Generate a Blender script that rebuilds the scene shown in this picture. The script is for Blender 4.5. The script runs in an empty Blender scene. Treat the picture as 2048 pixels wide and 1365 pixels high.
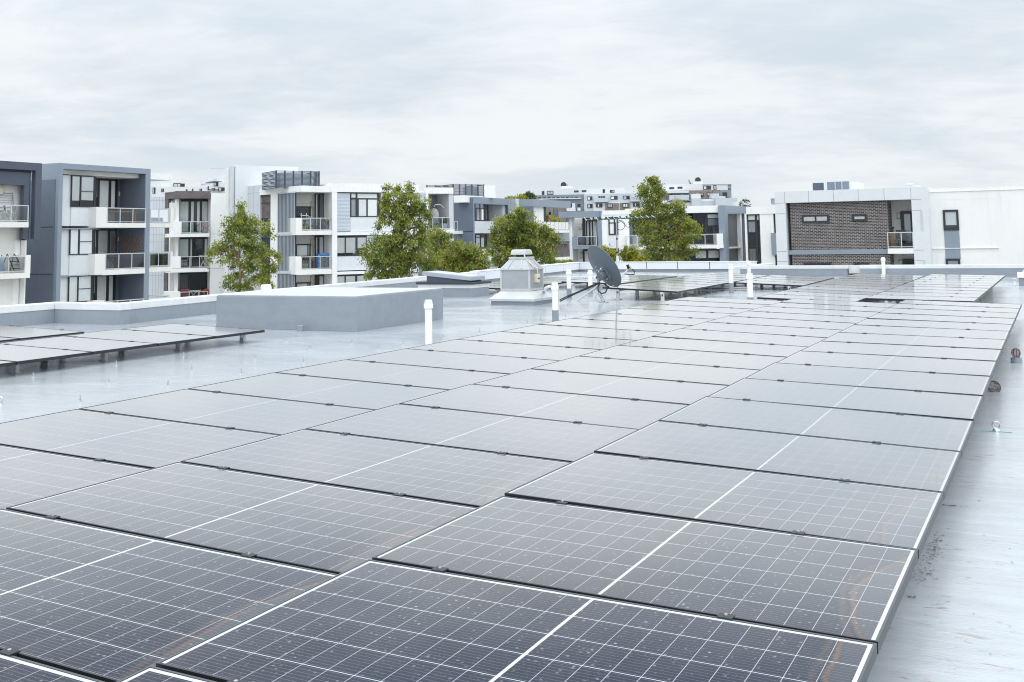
import bpy, bmesh, math, random
import numpy as np
from mathutils import Vector, Matrix

SC = bpy.context.scene
COL = SC.collection
R = math.radians
random.seed(7)
rng = np.random.default_rng(11)

# ------------------------------------------------------------------ camera
CAMZ = 1.42                                   # eye height above the roof deck
FOC, CX, CY = 2182.0, 1024.0, 260.0           # focal length and principal point (2048 px wide frame)
MC = np.array([[0.89621740, -0.05860, -0.43971115],
               [0.44331127, 0.08217, 0.89262051],
               [-0.01641603, -0.99491094, 0.09941192]])
_u, _s, _v = np.linalg.svd(MC)
MC = _u @ _v
cam_d = bpy.data.cameras.new('camera')
cam = bpy.data.objects.new('camera', cam_d)
COL.objects.link(cam)
cam_d.sensor_width = 36.0
cam_d.lens = FOC / 2048 * 36.0
cam_d.shift_y = -(682.5 - CY) / 2048
cam_d.clip_start = 0.05
cam_d.clip_end = 6000
_m = Matrix(((MC[0][0], -MC[0][1], -MC[0][2]), (MC[1][0], -MC[1][1], -MC[1][2]), (MC[2][0], -MC[2][1], -MC[2][2])))
cam.matrix_world = Matrix.Translation((0, 0, CAMZ)) @ _m.to_4x4()
SC.camera = cam

# ------------------------------------------------------------------ exposure, sun and sky
SC.view_settings.view_transform = 'Standard'
SC.view_settings.look = 'None'
SC.view_settings.exposure = 0.11
SC.view_settings.gamma = 1.0
SC.cycles.max_bounces = 8
SC.cycles.transparent_max_bounces = 16
SC.cycles.use_denoising = True
SC.cycles.denoising_input_passes = 'RGB_ALBEDO_NORMAL'
SC.cycles.filter_width = 1.1
SC.cycles.sample_clamp_indirect = 4.0

SUN_EL, SUN_AZ = R(60), R(135)                # azimuth clockwise from +Y
sun_d = bpy.data.lights.new('sun', 'SUN')
sun_d.energy = 0.7
sun_d.angle = R(45)
sun_d.color = (1.0, 0.98, 0.95)
sun = bpy.data.objects.new('sun', sun_d)
COL.objects.link(sun)
sd = Vector((math.sin(SUN_AZ) * math.cos(SUN_EL), math.cos(SUN_AZ) * math.cos(SUN_EL), math.sin(SUN_EL)))
sun.rotation_euler = sd.to_track_quat('Z', 'Y').to_euler()
sun.location = (0, 0, 60)


SKYX, SKYY = 1.3, 8.8


class NT:
    """small helper to write node trees as expressions"""
    def __init__(self, tree):
        self.t = tree
        self.L = tree.links

    def n(self, typ, **kw):
        nd = self.t.nodes.new(typ)
        for k, v in kw.items():
            setattr(nd, k, v)
        return nd

    def put(self, sock, v):
        if v is None:
            return
        if isinstance(v, bpy.types.NodeSocket):
            self.L.new(v, sock)
        elif isinstance(v, (tuple, list)):
            if sock.type == 'RGBA' and len(v) == 3:
                v = (*v, 1)
            sock.default_value = v
        else:
            sock.default_value = v

    def m(self, op, a, b=None, c=None, clamp=False):
        nd = self.n('ShaderNodeMath', operation=op, use_clamp=clamp)
        for i, v in enumerate((a, b, c)):
            self.put(nd.inputs[i], v)
        return nd.outputs[0]

    def mix(self, f, a, b, blend='MIX'):
        nd = self.n('ShaderNodeMix', data_type='RGBA', blend_type=blend, clamp_factor=True)
        self.put(nd.inputs['Factor'], f)
        self.put(nd.inputs[6], a)
        self.put(nd.inputs[7], b)
        return nd.outputs[2]

    def noise(self, vec, scale, detail=4, rough=0.55, dist=0.0):
        nd = self.n('ShaderNodeTexNoise')
        self.put(nd.inputs['Vector'], vec)
        nd.inputs['Scale'].default_value = scale
        nd.inputs['Detail'].default_value = detail
        nd.inputs['Roughness'].default_value = rough
        nd.inputs['Distortion'].default_value = dist
        return nd.outputs['Fac']

    def ramp(self, x, lo, hi, a=0.0, b=1.0, smooth=True):
        nd = self.n('ShaderNodeMapRange', interpolation_type='SMOOTHSTEP' if smooth else 'LINEAR', clamp=True)
        for i, v in enumerate((x, lo, hi, a, b)):
            self.put(nd.inputs[i], v)
        return nd.outputs[0]

    def map(self, vec, scale=(1, 1, 1), loc=(0, 0, 0), rot=(0, 0, 0)):
        nd = self.n('ShaderNodeMapping')
        self.put(nd.inputs[0], vec)
        nd.inputs['Location'].default_value = loc
        nd.inputs['Rotation'].default_value = rot
        nd.inputs['Scale'].default_value = scale
        return nd.outputs[0]

    def sep(self, vec):
        nd = self.n('ShaderNodeSeparateXYZ')
        self.put(nd.inputs[0], vec)
        return nd.outputs

    def comb(self, x, y, z):
        nd = self.n('ShaderNodeCombineXYZ')
        for i, v in enumerate((x, y, z)):
            self.put(nd.inputs[i], v)
        return nd.outputs[0]


W = bpy.data.worlds.new('World')
SC.world = W
W.use_nodes = True
W.node_tree.nodes.clear()
w = NT(W.node_tree)
tc = w.n('ShaderNodeTexCoord')
dx, dy, dz = w.sep(tc.outputs['Generated'])[:3]
sky = w.n('ShaderNodeTexSky', sky_type='NISHITA')
sky.sun_disc = False
sky.sun_elevation = SUN_EL
sky.sun_rotation = SUN_AZ
sky.dust_density = 2.0
up = w.m('MAXIMUM', dz, 0.0)
den = w.m('ADD', up, 0.20)
pv = w.comb(w.m('DIVIDE', dx, den), w.m('DIVIDE', dy, den), 0.0)
pv = w.map(pv, scale=(1.0, 1.0, 1.0), loc=(SKYX, SKYY, 0), rot=(0, 0, R(-26.3)))
pvs = w.map(pv, scale=(0.75, 1.0, 1))
big = w.noise(pvs, 0.95, 5, 0.52, 0.4)
mid = w.noise(w.map(pv, scale=(0.75, 1.0, 1), loc=(9, 2, 0)), 2.6, 6, 0.60, 0.6)
fine = w.noise(w.map(pv, scale=(0.7, 1.1, 1), loc=(1, 7, 0)), 7.0, 6, 0.62, 0.5)
cl = w.m('ADD', w.m('MULTIPLY', big, 0.58), w.m('ADD', w.m('MULTIPLY', mid, 0.28), w.m('MULTIPLY', fine, 0.14)))
cl = w.ramp(cl, 0.39, 0.59)
cloud = w.mix(cl, (0.640, 0.718, 0.792), (0.862, 0.895, 0.912))
hor = w.ramp(up, 0.0, 0.10, 1.0, 0.0)
cloud = w.mix(w.m('MULTIPLY', hor, 0.55), cloud, (0.80, 0.845, 0.868))
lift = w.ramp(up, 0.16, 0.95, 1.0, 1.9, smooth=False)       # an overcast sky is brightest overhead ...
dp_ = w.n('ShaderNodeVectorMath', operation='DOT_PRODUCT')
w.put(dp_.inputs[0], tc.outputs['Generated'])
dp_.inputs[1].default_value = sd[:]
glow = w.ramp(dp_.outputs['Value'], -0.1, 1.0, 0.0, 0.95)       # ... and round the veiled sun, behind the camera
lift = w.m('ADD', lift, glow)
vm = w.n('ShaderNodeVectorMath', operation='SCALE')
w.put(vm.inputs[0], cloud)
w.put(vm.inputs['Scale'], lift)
vs = w.n('ShaderNodeVectorMath', operation='SCALE')
w.put(vs.inputs[0], sky.outputs[0])
vs.inputs['Scale'].default_value = 0.10
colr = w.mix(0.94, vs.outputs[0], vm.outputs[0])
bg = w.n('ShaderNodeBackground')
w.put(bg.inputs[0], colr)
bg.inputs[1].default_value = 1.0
wo = w.n('ShaderNodeOutputWorld')
w.L.new(bg.outputs[0], wo.inputs[0])


# ------------------------------------------------------------------ placing helpers (a pixel of the 2048 px photograph -> a point in the place)
EYE = np.array([0, 0, CAMZ])


def ray(px, py):
    return MC @ np.array([(px - CX) / FOC, (py - CY) / FOC, 1.0])


def at_z(px, py, z=0.0):
    v = ray(px, py)
    return EYE + v * ((z - CAMZ) / v[2])


def at_d(px, py, d):
    return EYE + ray(px, py) * d


def on_x(px, py, X):
    v = ray(px, py)
    return EYE + v * (X / v[0])


def on_y(px, py, Y):
    v = ray(px, py)
    return EYE + v * (Y / v[1])


# ------------------------------------------------------------------ materials
def new_mat(name):
    m = bpy.data.materials.new(name)
    m.use_nodes = True
    m.node_tree.nodes.clear()
    return m, NT(m.node_tree)


def finish(t, shader):
    o = t.n('ShaderNodeOutputMaterial')
    t.L.new(shader, o.inputs[0])


def principled(t, base, rough=0.5, metal=0.0, spec=0.5, normal=None, **kw):
    b = t.n('ShaderNodeBsdfPrincipled')
    t.put(b.inputs['Base Color'], base)
    t.put(b.inputs['Roughness'], rough)
    t.put(b.inputs['Metallic'], metal)
    t.put(b.inputs['Specular IOR Level'], spec)
    if normal is not None:
        t.put(b.inputs['Normal'], normal)
    for k, v in kw.items():
        t.put(b.inputs[k], v)
    return b.outputs[0]


def bump(t, h, dist, strength=1.0):
    b = t.n('ShaderNodeBump')
    t.put(b.inputs['Height'], h)
    b.inputs['Distance'].default_value = dist
    b.inputs['Strength'].default_value = strength
    return b.outputs[0]


def paint(name, col, rough=0.5, metal=0.0, var=0.10, scale=0.8, streak=0.0, spec=0.5, bumpd=0.0, grain=0.0, gscale=40):
    """painted / rendered surface: soft blotches, optional weather streaks that run down, grain"""
    m, t = new_mat(name)
    co = t.n('ShaderNodeTexCoord').outputs['Object']
    a = t.noise(co, scale, 5, 0.6)
    k = t.ramp(a, 0.3, 0.7, 1 - var, 1 + var * 0.5, smooth=False)
    if streak:
        s = t.noise(t.map(co, scale=(3.0, 3.0, 0.18)), 1.6, 5, 0.65)
        k = t.m('MULTIPLY', k, t.ramp(s, 0.52, 0.78, 1.0, 1 - streak))
    if grain:
        g = t.noise(co, gscale, 3, 0.6)
        k = t.m('MULTIPLY', k, t.ramp(g, 0.3, 0.7, 1 - grain, 1 + grain, smooth=False))
    vmm = t.n('ShaderNodeVectorMath', operation='SCALE')
    vmm.inputs[0].default_value = col
    t.put(vmm.inputs['Scale'], k)
    nrm = None
    if bumpd:
        nrm = bump(t, t.noise(co, gscale, 3, 0.6), bumpd)
    finish(t, principled(t, vmm.outputs[0], rough, metal, spec, nrm))
    return m


M = {}
M['white'] = paint('white_render', (0.82, 0.82, 0.81), 0.7, var=0.07, streak=0.10, spec=0.3)
M['cream'] = paint('cream_render', (0.79, 0.78, 0.755), 0.7, var=0.07, streak=0.10, spec=0.3)
M['offwhite'] = paint('pale_cladding', (0.67, 0.695, 0.72), 0.5, var=0.05, streak=0.05)
M['palegrey'] = paint('pale_grey_cladding', (0.55, 0.58, 0.61), 0.45, var=0.06, streak=0.06)
M['midgrey'] = paint('mid_grey_cladding', (0.33, 0.37, 0.42), 0.5, var=0.07, streak=0.06)
M['blue'] = paint('slate_blue_render', (0.135, 0.165, 0.215), 0.6, var=0.10, streak=0.12)
M['bluelight'] = paint('slate_blue_metal', (0.24, 0.285, 0.345), 0.45, var=0.06, streak=0.08)
M['navy'] = paint('dark_slate_render', (0.075, 0.092, 0.125), 0.6, var=0.10, streak=0.10)
M['charcoal'] = paint('charcoal_cladding', (0.035, 0.042, 0.055), 0.5, var=0.15)
M['dark'] = paint('dark_window_frame', (0.026, 0.029, 0.035), 0.4, var=0.1)
M['room'] = paint('unlit_room_sheet', (0.04, 0.044, 0.05), 0.9, var=0.3, scale=0.6)
M['blind'] = paint('window_blind', (0.86, 0.86, 0.84), 0.8, var=0.05)
M['rail'] = paint('rail_metal', (0.62, 0.64, 0.66), 0.35, metal=0.3, var=0.05)
M['galv'] = paint('galvanised_steel', (0.39, 0.415, 0.43), 0.42, metal=0.45, var=0.10, scale=3, grain=0.14, gscale=55)
M['galvlight'] = paint('weathered_zinc', (0.53, 0.55, 0.555), 0.5, metal=0.3, var=0.10, scale=4, grain=0.05)
M['steel'] = paint('bright_steel', (0.62, 0.63, 0.64), 0.28, metal=0.9, var=0.1, scale=8)
M['alu'] = paint('aluminium', (0.62, 0.64, 0.66), 0.4, metal=0.1, var=0.1)
M['pvc'] = paint('white_plastic_pipe', (0.82, 0.83, 0.82), 0.35, var=0.04, scale=4)
M['black'] = paint('black_plastic', (0.012, 0.012, 0.014), 0.45, var=0.1)
M['gasket'] = paint('black_anodised', (0.022, 0.026, 0.032), 0.38, metal=0.2, var=0.15, scale=6)
M['lip'] = paint('grey_anodised_lip', (0.10, 0.115, 0.125), 0.35, metal=0.5, var=0.1, scale=5)
M['beige'] = paint('beige_plastic', (0.66, 0.60, 0.46), 0.5, var=0.06, scale=6)
M['rust'] = paint('rusty_wire', (0.11, 0.045, 0.025), 0.8, var=0.4, scale=20)
M['wood'] = paint('timber', (0.34, 0.17, 0.07), 0.6, var=0.2, scale=3)
M['darkwood'] = paint('dark_timber', (0.09, 0.05, 0.035), 0.6, var=0.2, scale=3)
M['red'] = paint('red_plastic', (0.22, 0.04, 0.045), 0.5)
M['orange'] = paint('orange_red_metal', (0.55, 0.10, 0.05), 0.4)
M['pink'] = paint('pink_plastic', (0.62, 0.10, 0.16), 0.5)
M['sblue'] = paint('blue_plastic', (0.06, 0.22, 0.55), 0.5)
M['greybox'] = paint('grey_plastic', (0.16, 0.20, 0.25), 0.5)
M['yellow'] = paint('yellow_plastic', (0.62, 0.45, 0.05), 0.5)
M['lampglass'] = paint('lamp_glass', (0.70, 0.66, 0.52), 0.4, var=0.05)
M['green'] = paint('green_boom', (0.015, 0.085, 0.06), 0.45)
M['dish'] = paint('dark_grey_dish', (0.105, 0.13, 0.155), 0.45, var=0.08, scale=3)
M['skin'] = paint('skin', (0.50, 0.28, 0.20), 0.6, var=0.05)
M['hair'] = paint('dark_hair', (0.015, 0.011, 0.01), 0.6)
M['shirt'] = paint('dark_top', (0.03, 0.03, 0.05), 0.8)
M['bark'] = paint('pale_bark', (0.30, 0.21, 0.15), 0.85, var=0.3, scale=2, streak=0.3)
M['darkbark'] = paint('brown_bark', (0.14, 0.10, 0.07), 0.85, var=0.3, scale=2)


def m_membrane(name, col, wet):
    """trowelled waterproof roof coating; wet: a film of rain water lies on it in patches"""
    m, t = new_mat(name)
    co = t.n('ShaderNodeTexCoord').outputs['Object']
    blot = t.noise(co, 0.35, 5, 0.6, 0.4)
    small = t.noise(co, 5.0, 4, 0.6)
    streak = t.noise(t.map(co, scale=(0.5, 6.0, 3.0), rot=(0, 0, R(4))), 1.6, 6, 0.62, 0.5)
    k = t.m('MULTIPLY', t.ramp(blot, 0.3, 0.7, 0.90, 1.06, False), t.ramp(small, 0.3, 0.7, 0.96, 1.04, False))
    k = t.m('MULTIPLY', k, t.ramp(streak, 0.3, 0.7, 0.94, 1.05, False))
    vmm = t.n('ShaderNodeVectorMath', operation='SCALE')
    vmm.inputs[0].default_value = col
    t.put(vmm.inputs['Scale'], k)
    base = vmm.outputs[0]
    if wet:
        # rust dust that washed off the panels, ochre flecks near the drain strip
        x, y, z = t.sep(co)[:3]
        near = t.m('MULTIPLY', t.ramp(x, -0.75, -0.48), t.ramp(x, 0.0, -0.28))
        fl = t.ramp(t.noise(t.map(co, scale=(1.0, 2.6, 1)), 7.0, 6, 0.7, 0.6), 0.56, 0.70)
        big = t.ramp(t.noise(co, 0.9, 3, 0.6), 0.40, 0.60)
        base = t.mix(t.m('MULTIPLY', t.m('MULTIPLY', near, fl), t.m('MULTIPLY', big, 0.9)), base, (0.20, 0.10, 0.055))
        sp = t.ramp(t.noise(t.map(co, scale=(0.55, 2.4, 1), loc=(4, 4, 0)), 5.0, 6, 0.75, 0.3), 0.66, 0.74)
        base = t.mix(t.m('MULTIPLY', sp, 0.40), base, (0.20, 0.19, 0.17))
        lt = t.ramp(t.noise(t.map(co, scale=(0.6, 2.0, 1), loc=(8, 1, 0)), 2.2, 6, 0.7, 0.4), 0.54, 0.70)
        base = t.mix(t.m('MULTIPLY', lt, 0.35), base, (0.56, 0.60, 0.63))
        pud = t.noise(t.map(co, scale=(0.7, 1.0, 1), loc=(2.2, 0.4, 0)), 0.5, 5, 0.6, 0.6)
        rough = t.ramp(pud, 0.38, 0.60, 0.035, 0.17)
        rough = t.m('ADD', rough, t.m('MULTIPLY', streak, 0.03))
        fine_ = t.noise(t.map(co, scale=(0.9, 2.6, 1)), 30.0, 5, 0.7)
        h = t.m('ADD', t.m('MULTIPLY', streak, 0.6), t.m('MULTIPLY', fine_, 0.40))
        h = t.m('MULTIPLY', h, t.ramp(pud, 0.36, 0.60, 0.5, 1.0))
        nrm = bump(t, h, 0.0055)
        sh = principled(t, base, rough, 0, 0.5, nrm, **{'IOR': 1.85})
    else:
        sp = t.ramp(t.noise(co, 9.0, 4, 0.8), 0.74, 0.80)
        base = t.mix(t.m('MULTIPLY', sp, 0.6), base, (0.12, 0.13, 0.14))
        wf = t.ramp(t.noise(t.map(co, loc=(3, 3, 3)), 11.0, 4, 0.8), 0.70, 0.76)
        base = t.mix(t.m('MULTIPLY', wf, 0.5), base, (0.75, 0.78, 0.80))
        nrm = bump(t, t.m('ADD', small, t.noise(co, 30, 3, 0.6)), 0.0025)
        sh = principled(t, base, 0.42, 0, 0.45, nrm)
    finish(t, sh)
    return m


M['deck'] = m_membrane('wet_roof_coating', (0.425, 0.455, 0.485), True)
M['coat'] = m_membrane('grey_roof_coating', (0.250, 0.280, 0.315), False)
M['palecoat'] = m_membrane('pale_roof_coating', (0.50, 0.525, 0.545), False)
M['whitecoat'] = m_membrane('white_roof_coating', (0.65, 0.665, 0.665), False)


def m_panel_glass(W_, D_):
    m, t = new_mat('panel_glass')
    tcn = t.n('ShaderNodeTexCoord')
    co = tcn.outputs['Object']
    x, y, z = t.sep(co)[:3]
    rnd = t.n('ShaderNodeObjectInfo').outputs['Random']
    off = t.comb(t.m('MULTIPLY', rnd, 37.0), t.m('MULTIPLY', rnd, 91.0), 0.0)
    va = t.n('ShaderNodeVectorMath', operation='ADD')
    t.put(va.inputs[0], co)
    t.put(va.inputs[1], off)
    cr = va.outputs[0]
    ax = t.m('ABSOLUTE', x)
    half = W_ / 2 - 0.011
    pitch = (half - 0.010 - 0.005) / 10
    a = t.m('DIVIDE', t.m('SUBTRACT', ax, 0.005), pitch)
    fa = t.m('FRACT', a)
    da = t.m('MULTIPLY', t.m('MINIMUM', fa, t.m('SUBTRACT', 1.0, fa)), pitch)
    la = t.m('MULTIPLY', t.m('LESS_THAN', da, 0.0010), 0.75)
    y1 = D_ / 2 - 0.011 - 0.012
    y0 = -D_ / 2 + 0.011
    py = (y1 - y0) / 6
    b = t.m('DIVIDE', t.m('SUBTRACT', y, y0), py)
    fb = t.m('FRACT', b)
    db = t.m('MULTIPLY', t.m('MINIMUM', fb, t.m('SUBTRACT', 1.0, fb)), py)
    lb = t.m('LESS_THAN', db, 0.0017)
    edge = t.m('MAXIMUM', t.m('LESS_THAN', ax, 0.0045), t.m('GREATER_THAN', ax, half - 0.010))
    edge = t.m('MAXIMUM', edge, t.m('GREATER_THAN', y, y1))
    line = t.m('MAXIMUM', t.m('MAXIMUM', la, lb), edge)
    # fine busbars, parallel to the long side
    bb = t.m('FRACT', t.m('MULTIPLY', b, 9.0))
    bus = t.m('MULTIPLY', t.m('LESS_THAN', t.m('ABSOLUTE', t.m('SUBTRACT', bb, 0.5)), 0.07), 0.22)
    cellid = t.comb(t.m('FLOOR', t.m('MULTIPLY', a, t.m('SIGN', x))), t.m('FLOOR', b), rnd)
    wn = t.n('ShaderNodeTexWhiteNoise', noise_dimensions='3D')
    t.put(wn.inputs[0], cellid)
    cell = t.mix(wn.outputs[0], (0.0085, 0.0135, 0.029), (0.012, 0.018, 0.036))
    cell = t.mix(bus, cell, (0.30, 0.32, 0.34))
    base = t.mix(line, cell, t.mix(edge, (0.50, 0.525, 0.55), (0.56, 0.59, 0.61)))
    # dust film and dried rain spots
    film = t.ramp(t.noise(cr, 2.2, 5, 0.6), 0.3, 0.7, 0.012, 0.045)
    vo = t.n('ShaderNodeTexVoronoi', feature='F1')
    t.put(vo.inputs['Vector'], cr)
    vo.inputs['Scale'].default_value = 46.0
    vo.inputs['Randomness'].default_value = 1.0
    vr = t.sep(vo.outputs['Color'])[0]
    spot = t.m('MULTIPLY', t.ramp(vo.outputs['Distance'], 0.14, 0.30, 1.0, 0.0), t.ramp(vr, 0.52, 1.0))
    vo2 = t.n('ShaderNodeTexVoronoi', feature='F1')
    t.put(vo2.inputs['Vector'], cr)
    vo2.inputs['Scale'].default_value = 120.0
    v2 = t.sep(vo2.outputs['Color'])[0]
    spot2 = t.m('MULTIPLY', t.ramp(vo2.outputs['Distance'], 0.15, 0.42, 1.0, 0.0), t.ramp(v2, 0.55, 1.0))
    patch = t.ramp(t.noise(cr, 3.5, 4, 0.6), 0.35, 0.65, 0.35, 1.0)
    sp = t.m('MULTIPLY', t.m('ADD', t.m('MULTIPLY', spot, 0.55), t.m('MULTIPLY', spot2, 0.26)), patch)
    film = t.m('MULTIPLY', film, t.m('ADD', 0.6, t.m('MULTIPLY', rnd, 0.9)))
    dust = t.m('ADD', film, sp, clamp=True)
    # silt line left where rain water stands along the low (right) edge
    e = t.m('SUBTRACT', half, x)
    tt = t.m('DIVIDE', t.m('ADD', y, D_ / 2), D_)
    wnr = t.n('ShaderNodeTexWhiteNoise', noise_dimensions='1D')
    t.put(wnr.inputs['W'], t.m('MULTIPLY', rnd, 913.7))
    r2, r3, r4 = t.sep(wnr.outputs['Color'])[:3]
    tcn_ = t.m('ADD', 0.15, t.m('MULTIPLY', r2, 0.8))
    q = t.m('SUBTRACT', tt, tcn_)
    q2 = t.m('MULTIPLY', t.m('MULTIPLY', q, q), t.m('ADD', 1.0, t.m('MULTIPLY', r4, 2.0)))
    wob = t.m('MULTIPLY', t.m('SUBTRACT', t.noise(cr, 5.0, 5, 0.6), 0.5), 0.05)
    wd = t.m('ADD', t.m('MULTIPLY', t.m('SUBTRACT', 1.0, t.m('MULTIPLY', q2, 1.6)), t.m('ADD', 0.045, t.m('MULTIPLY', r3, 0.10))), wob)
    dd = t.m('SUBTRACT', e, wd)
    fib = t.ramp(t.noise(t.map(cr, scale=(5, 1.5, 1)), 9.0, 4, 0.7), 0.25, 0.65, 0.35, 1.0)
    band = t.m('MULTIPLY', t.ramp(t.m('ABSOLUTE', dd), 0.0, 0.018, 1.0, 0.0), fib)
    band2 = t.m('MULTIPLY', t.ramp(t.m('ABSOLUTE', t.m('SUBTRACT', dd, 0.035)), 0.0, 0.02, 0.55, 0.0), fib)
    pool = t.m('MULTIPLY', t.ramp(dd, 0.0, -0.02, 0.0, 1.0), 0.13)
    cover = t.m('MAXIMUM', t.m('MULTIPLY', dust, 1.0), pool)
    base = t.mix(cover, base, (0.39, 0.41, 0.43))
    base = t.mix(t.m('MULTIPLY', t.m('MAXIMUM', band, t.m('MULTIPLY', band2, 0.7)), 0.22), base, (0.50, 0.30, 0.17))
    rough = t.m('ADD', 0.065, t.m('MULTIPLY', dust, 0.25))
    # coated glass: hardly any reflection when seen steeply, a mirror when seen flat
    lw = t.n('ShaderNodeLayerWeight')
    lw.inputs['Blend'].default_value = 0.5
    c = t.m('DIVIDE', t.m('SUBTRACT', 1.0, lw.outputs['Facing']), 0.268)
    f = t.m('EXPONENT', t.m('MULTIPLY', t.m('POWER', c, 3.4), -1.0))
    # the dust film closes up when looked at flat and hides part of the mirror image
    g_ = t.m('DIVIDE', t.m('SUBTRACT', 1.0, lw.outputs['Facing']), 0.11)
    g_ = t.m('EXPONENT', t.m('MULTIPLY', t.m('MULTIPLY', g_, g_), -1.0))
    base = t.mix(t.m('MULTIPLY', g_, 0.85), base, (0.60, 0.62, 0.64))
    f = t.m('ADD', t.m('MULTIPLY', f, t.m('SUBTRACT', 0.93, t.m('MULTIPLY', g_, 0.33))), 0.012, clamp=True)
    df = t.n('ShaderNodeBsdfDiffuse')
    t.put(df.inputs[0], base)
    gl = t.n('ShaderNodeBsdfGlossy')
    gl.inputs['Color'].default_value = (1.0, 0.995, 0.985, 1)
    t.put(gl.inputs['Roughness'], rough)
    ms = t.n('ShaderNodeMixShader')
    t.put(ms.inputs[0], f)
    t.L.new(df.outputs[0], ms.inputs[1])
    t.L.new(gl.outputs[0], ms.inputs[2])
    finish(t, ms.outputs[0])
    return m


def m_brick(name, c1, c2, mortar, bw=0.26, bh=0.098, mo=0.013):
    m, t = new_mat(name)
    co = t.n('ShaderNodeTexCoord').outputs['Object']
    x, y, z = t.sep(co)[:3]
    v = t.comb(t.m('ADD', x, y), z, 0.0)
    b = t.n('ShaderNodeTexBrick')
    t.put(b.inputs['Vector'], v)
    b.inputs['Color1'].default_value = (*c1, 1)
    b.inputs['Color2'].default_value = (*c2, 1)
    b.inputs['Mortar'].default_value = (*mortar, 1)
    b.inputs['Scale'].default_value = 1.0
    b.inputs['Brick Width'].default_value = bw
    b.inputs['Row Height'].default_value = bh
    b.inputs['Mortar Size'].default_value = mo
    b.inputs['Mortar Smooth'].default_value = 0.1
    n = t.noise(co, 1.3, 5, 0.6)
    c = t.mix(t.ramp(n, 0.35, 0.65, 0.0, 0.35), b.outputs[0], (0.5, 0.5, 0.5), 'MULTIPLY')
    finish(t, principled(t, c, 0.75, 0, 0.35, bump(t, b.outputs['Fac'], -0.006)))
    return m


M['brick'] = m_brick('dark_brick', (0.038, 0.034, 0.040), (0.115, 0.096, 0.100), (0.45, 0.43, 0.41), .25, .096, .011)
M['brickgrey'] = m_brick('grey_brick', (0.055, 0.05, 0.06), (0.13, 0.10, 0.10), (0.32, 0.29, 0.28), 0.25, 0.09, 0.010)
M['brickfar'] = m_brick('brown_brick', (0.16, 0.13, 0.115), (0.21, 0.17, 0.15), (0.30, 0.28, 0.26), 0.5, 0.18, 0.02)


def m_ribbed(name, col, pitch, dark=0.35, rough=0.5, axis='h'):
    """profiled sheet or slats: ribs at a fixed pitch as real relief (bump) with dark joints"""
    m, t = new_mat(name)
    co = t.n('ShaderNodeTexCoord').outputs['Object']
    x, y, z = t.sep(co)[:3]
    u = z if axis == 'z' else t.m('ADD', x, y)
    f = t.m('FRACT', t.m('DIVIDE', u, pitch))
    tri = t.m('ABSOLUTE', t.m('SUBTRACT', f, 0.5))
    joint = t.ramp(tri, 0.40, 0.47)
    n = t.noise(co, 0.9, 4, 0.6)
    k = t.m('MULTIPLY', t.ramp(n, 0.3, 0.7, 0.92, 1.05, False), t.m('SUBTRACT', 1.0, t.m('MULTIPLY', joint, dark)))
    vmm = t.n('ShaderNodeVectorMath', operation='SCALE')
    vmm.inputs[0].default_value = col
    t.put(vmm.inputs['Scale'], k)
    finish(t, principled(t, vmm.outputs[0], rough, 0.1, 0.4, bump(t, tri, 0.03, 0.6)))
    return m


M['corr'] = m_ribbed('corrugated_grey', (0.30, 0.33, 0.36), 0.22)
M['corrdark'] = m_ribbed('corrugated_dark_grey', (0.15, 0.16, 0.17), 0.24, 0.65)
M['vblind'] = m_ribbed('vertical_blind', (0.78, 0.79, 0.77), 0.17, 0.18, 0.8)
M['hlouvre'] = m_ribbed('louvre_blades', (0.52, 0.57, 0.64), 0.11, 0.45, 0.4, 'z')
M['timberslat'] = m_ribbed('grey_slats', (0.26, 0.27, 0.28), 0.24, 0.5, 0.6, 'z')
M['charslat'] = m_ribbed('charcoal_slats', (0.030, 0.036, 0.046), 0.40, 0.6, 0.6, 'z')
M['hedge'] = paint('leafy_screen', (0.07, 0.11, 0.045), 0.8, var=0.6, scale=4, grain=0.7, gscale=14)


def m_glass(name, tint, ior=1.5, extra=0.0):
    m, t = new_mat(name)
    fr = t.n('ShaderNodeFresnel')
    fr.inputs[0].default_value = ior
    f = t.m('ADD', fr.outputs[0], extra, clamp=True)
    tr = t.n('ShaderNodeBsdfTransparent')
    tr.inputs[0].default_value = (*tint, 1)
    gl = t.n('ShaderNodeBsdfGlossy')
    gl.inputs['Roughness'].default_value = 0.02
    gl.inputs['Color'].default_value = (0.95, 0.97, 1, 1)
    ms = t.n('ShaderNodeMixShader')
    t.put(ms.inputs[0], f)
    t.L.new(tr.outputs[0], ms.inputs[1])
    t.L.new(gl.outputs[0], ms.inputs[2])
    finish(t, ms.outputs[0])
    return m


M['pane'] = m_glass('window_glass', (0.93, 0.95, 0.96), 1.45)
M['balglass'] = m_glass('balcony_glass', (0.66, 0.71, 0.71), 1.5, 0.02)


def m_leaf(name, c0, c1, c2):
    m, t = new_mat(name)
    at = t.n('ShaderNodeAttribute', attribute_name='tint')
    f = at.outputs['Fac']
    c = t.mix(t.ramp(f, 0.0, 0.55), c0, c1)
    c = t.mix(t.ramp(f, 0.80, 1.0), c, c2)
    d = t.n('ShaderNodeBsdfPrincipled')
    t.put(d.inputs['Base Color'], c)
    d.inputs['Roughness'].default_value = 0.5
    d.inputs['Specular IOR Level'].default_value = 0.35
    tl = t.n('ShaderNodeBsdfTranslucent')
    t.put(tl.inputs[0], c)
    ms = t.n('ShaderNodeMixShader')
    ms.inputs[0].default_value = 0.42
    t.L.new(d.outputs[0], ms.inputs[1])
    t.L.new(tl.outputs[0], ms.inputs[2])
    finish(t, ms.outputs[0])
    return m


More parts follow.
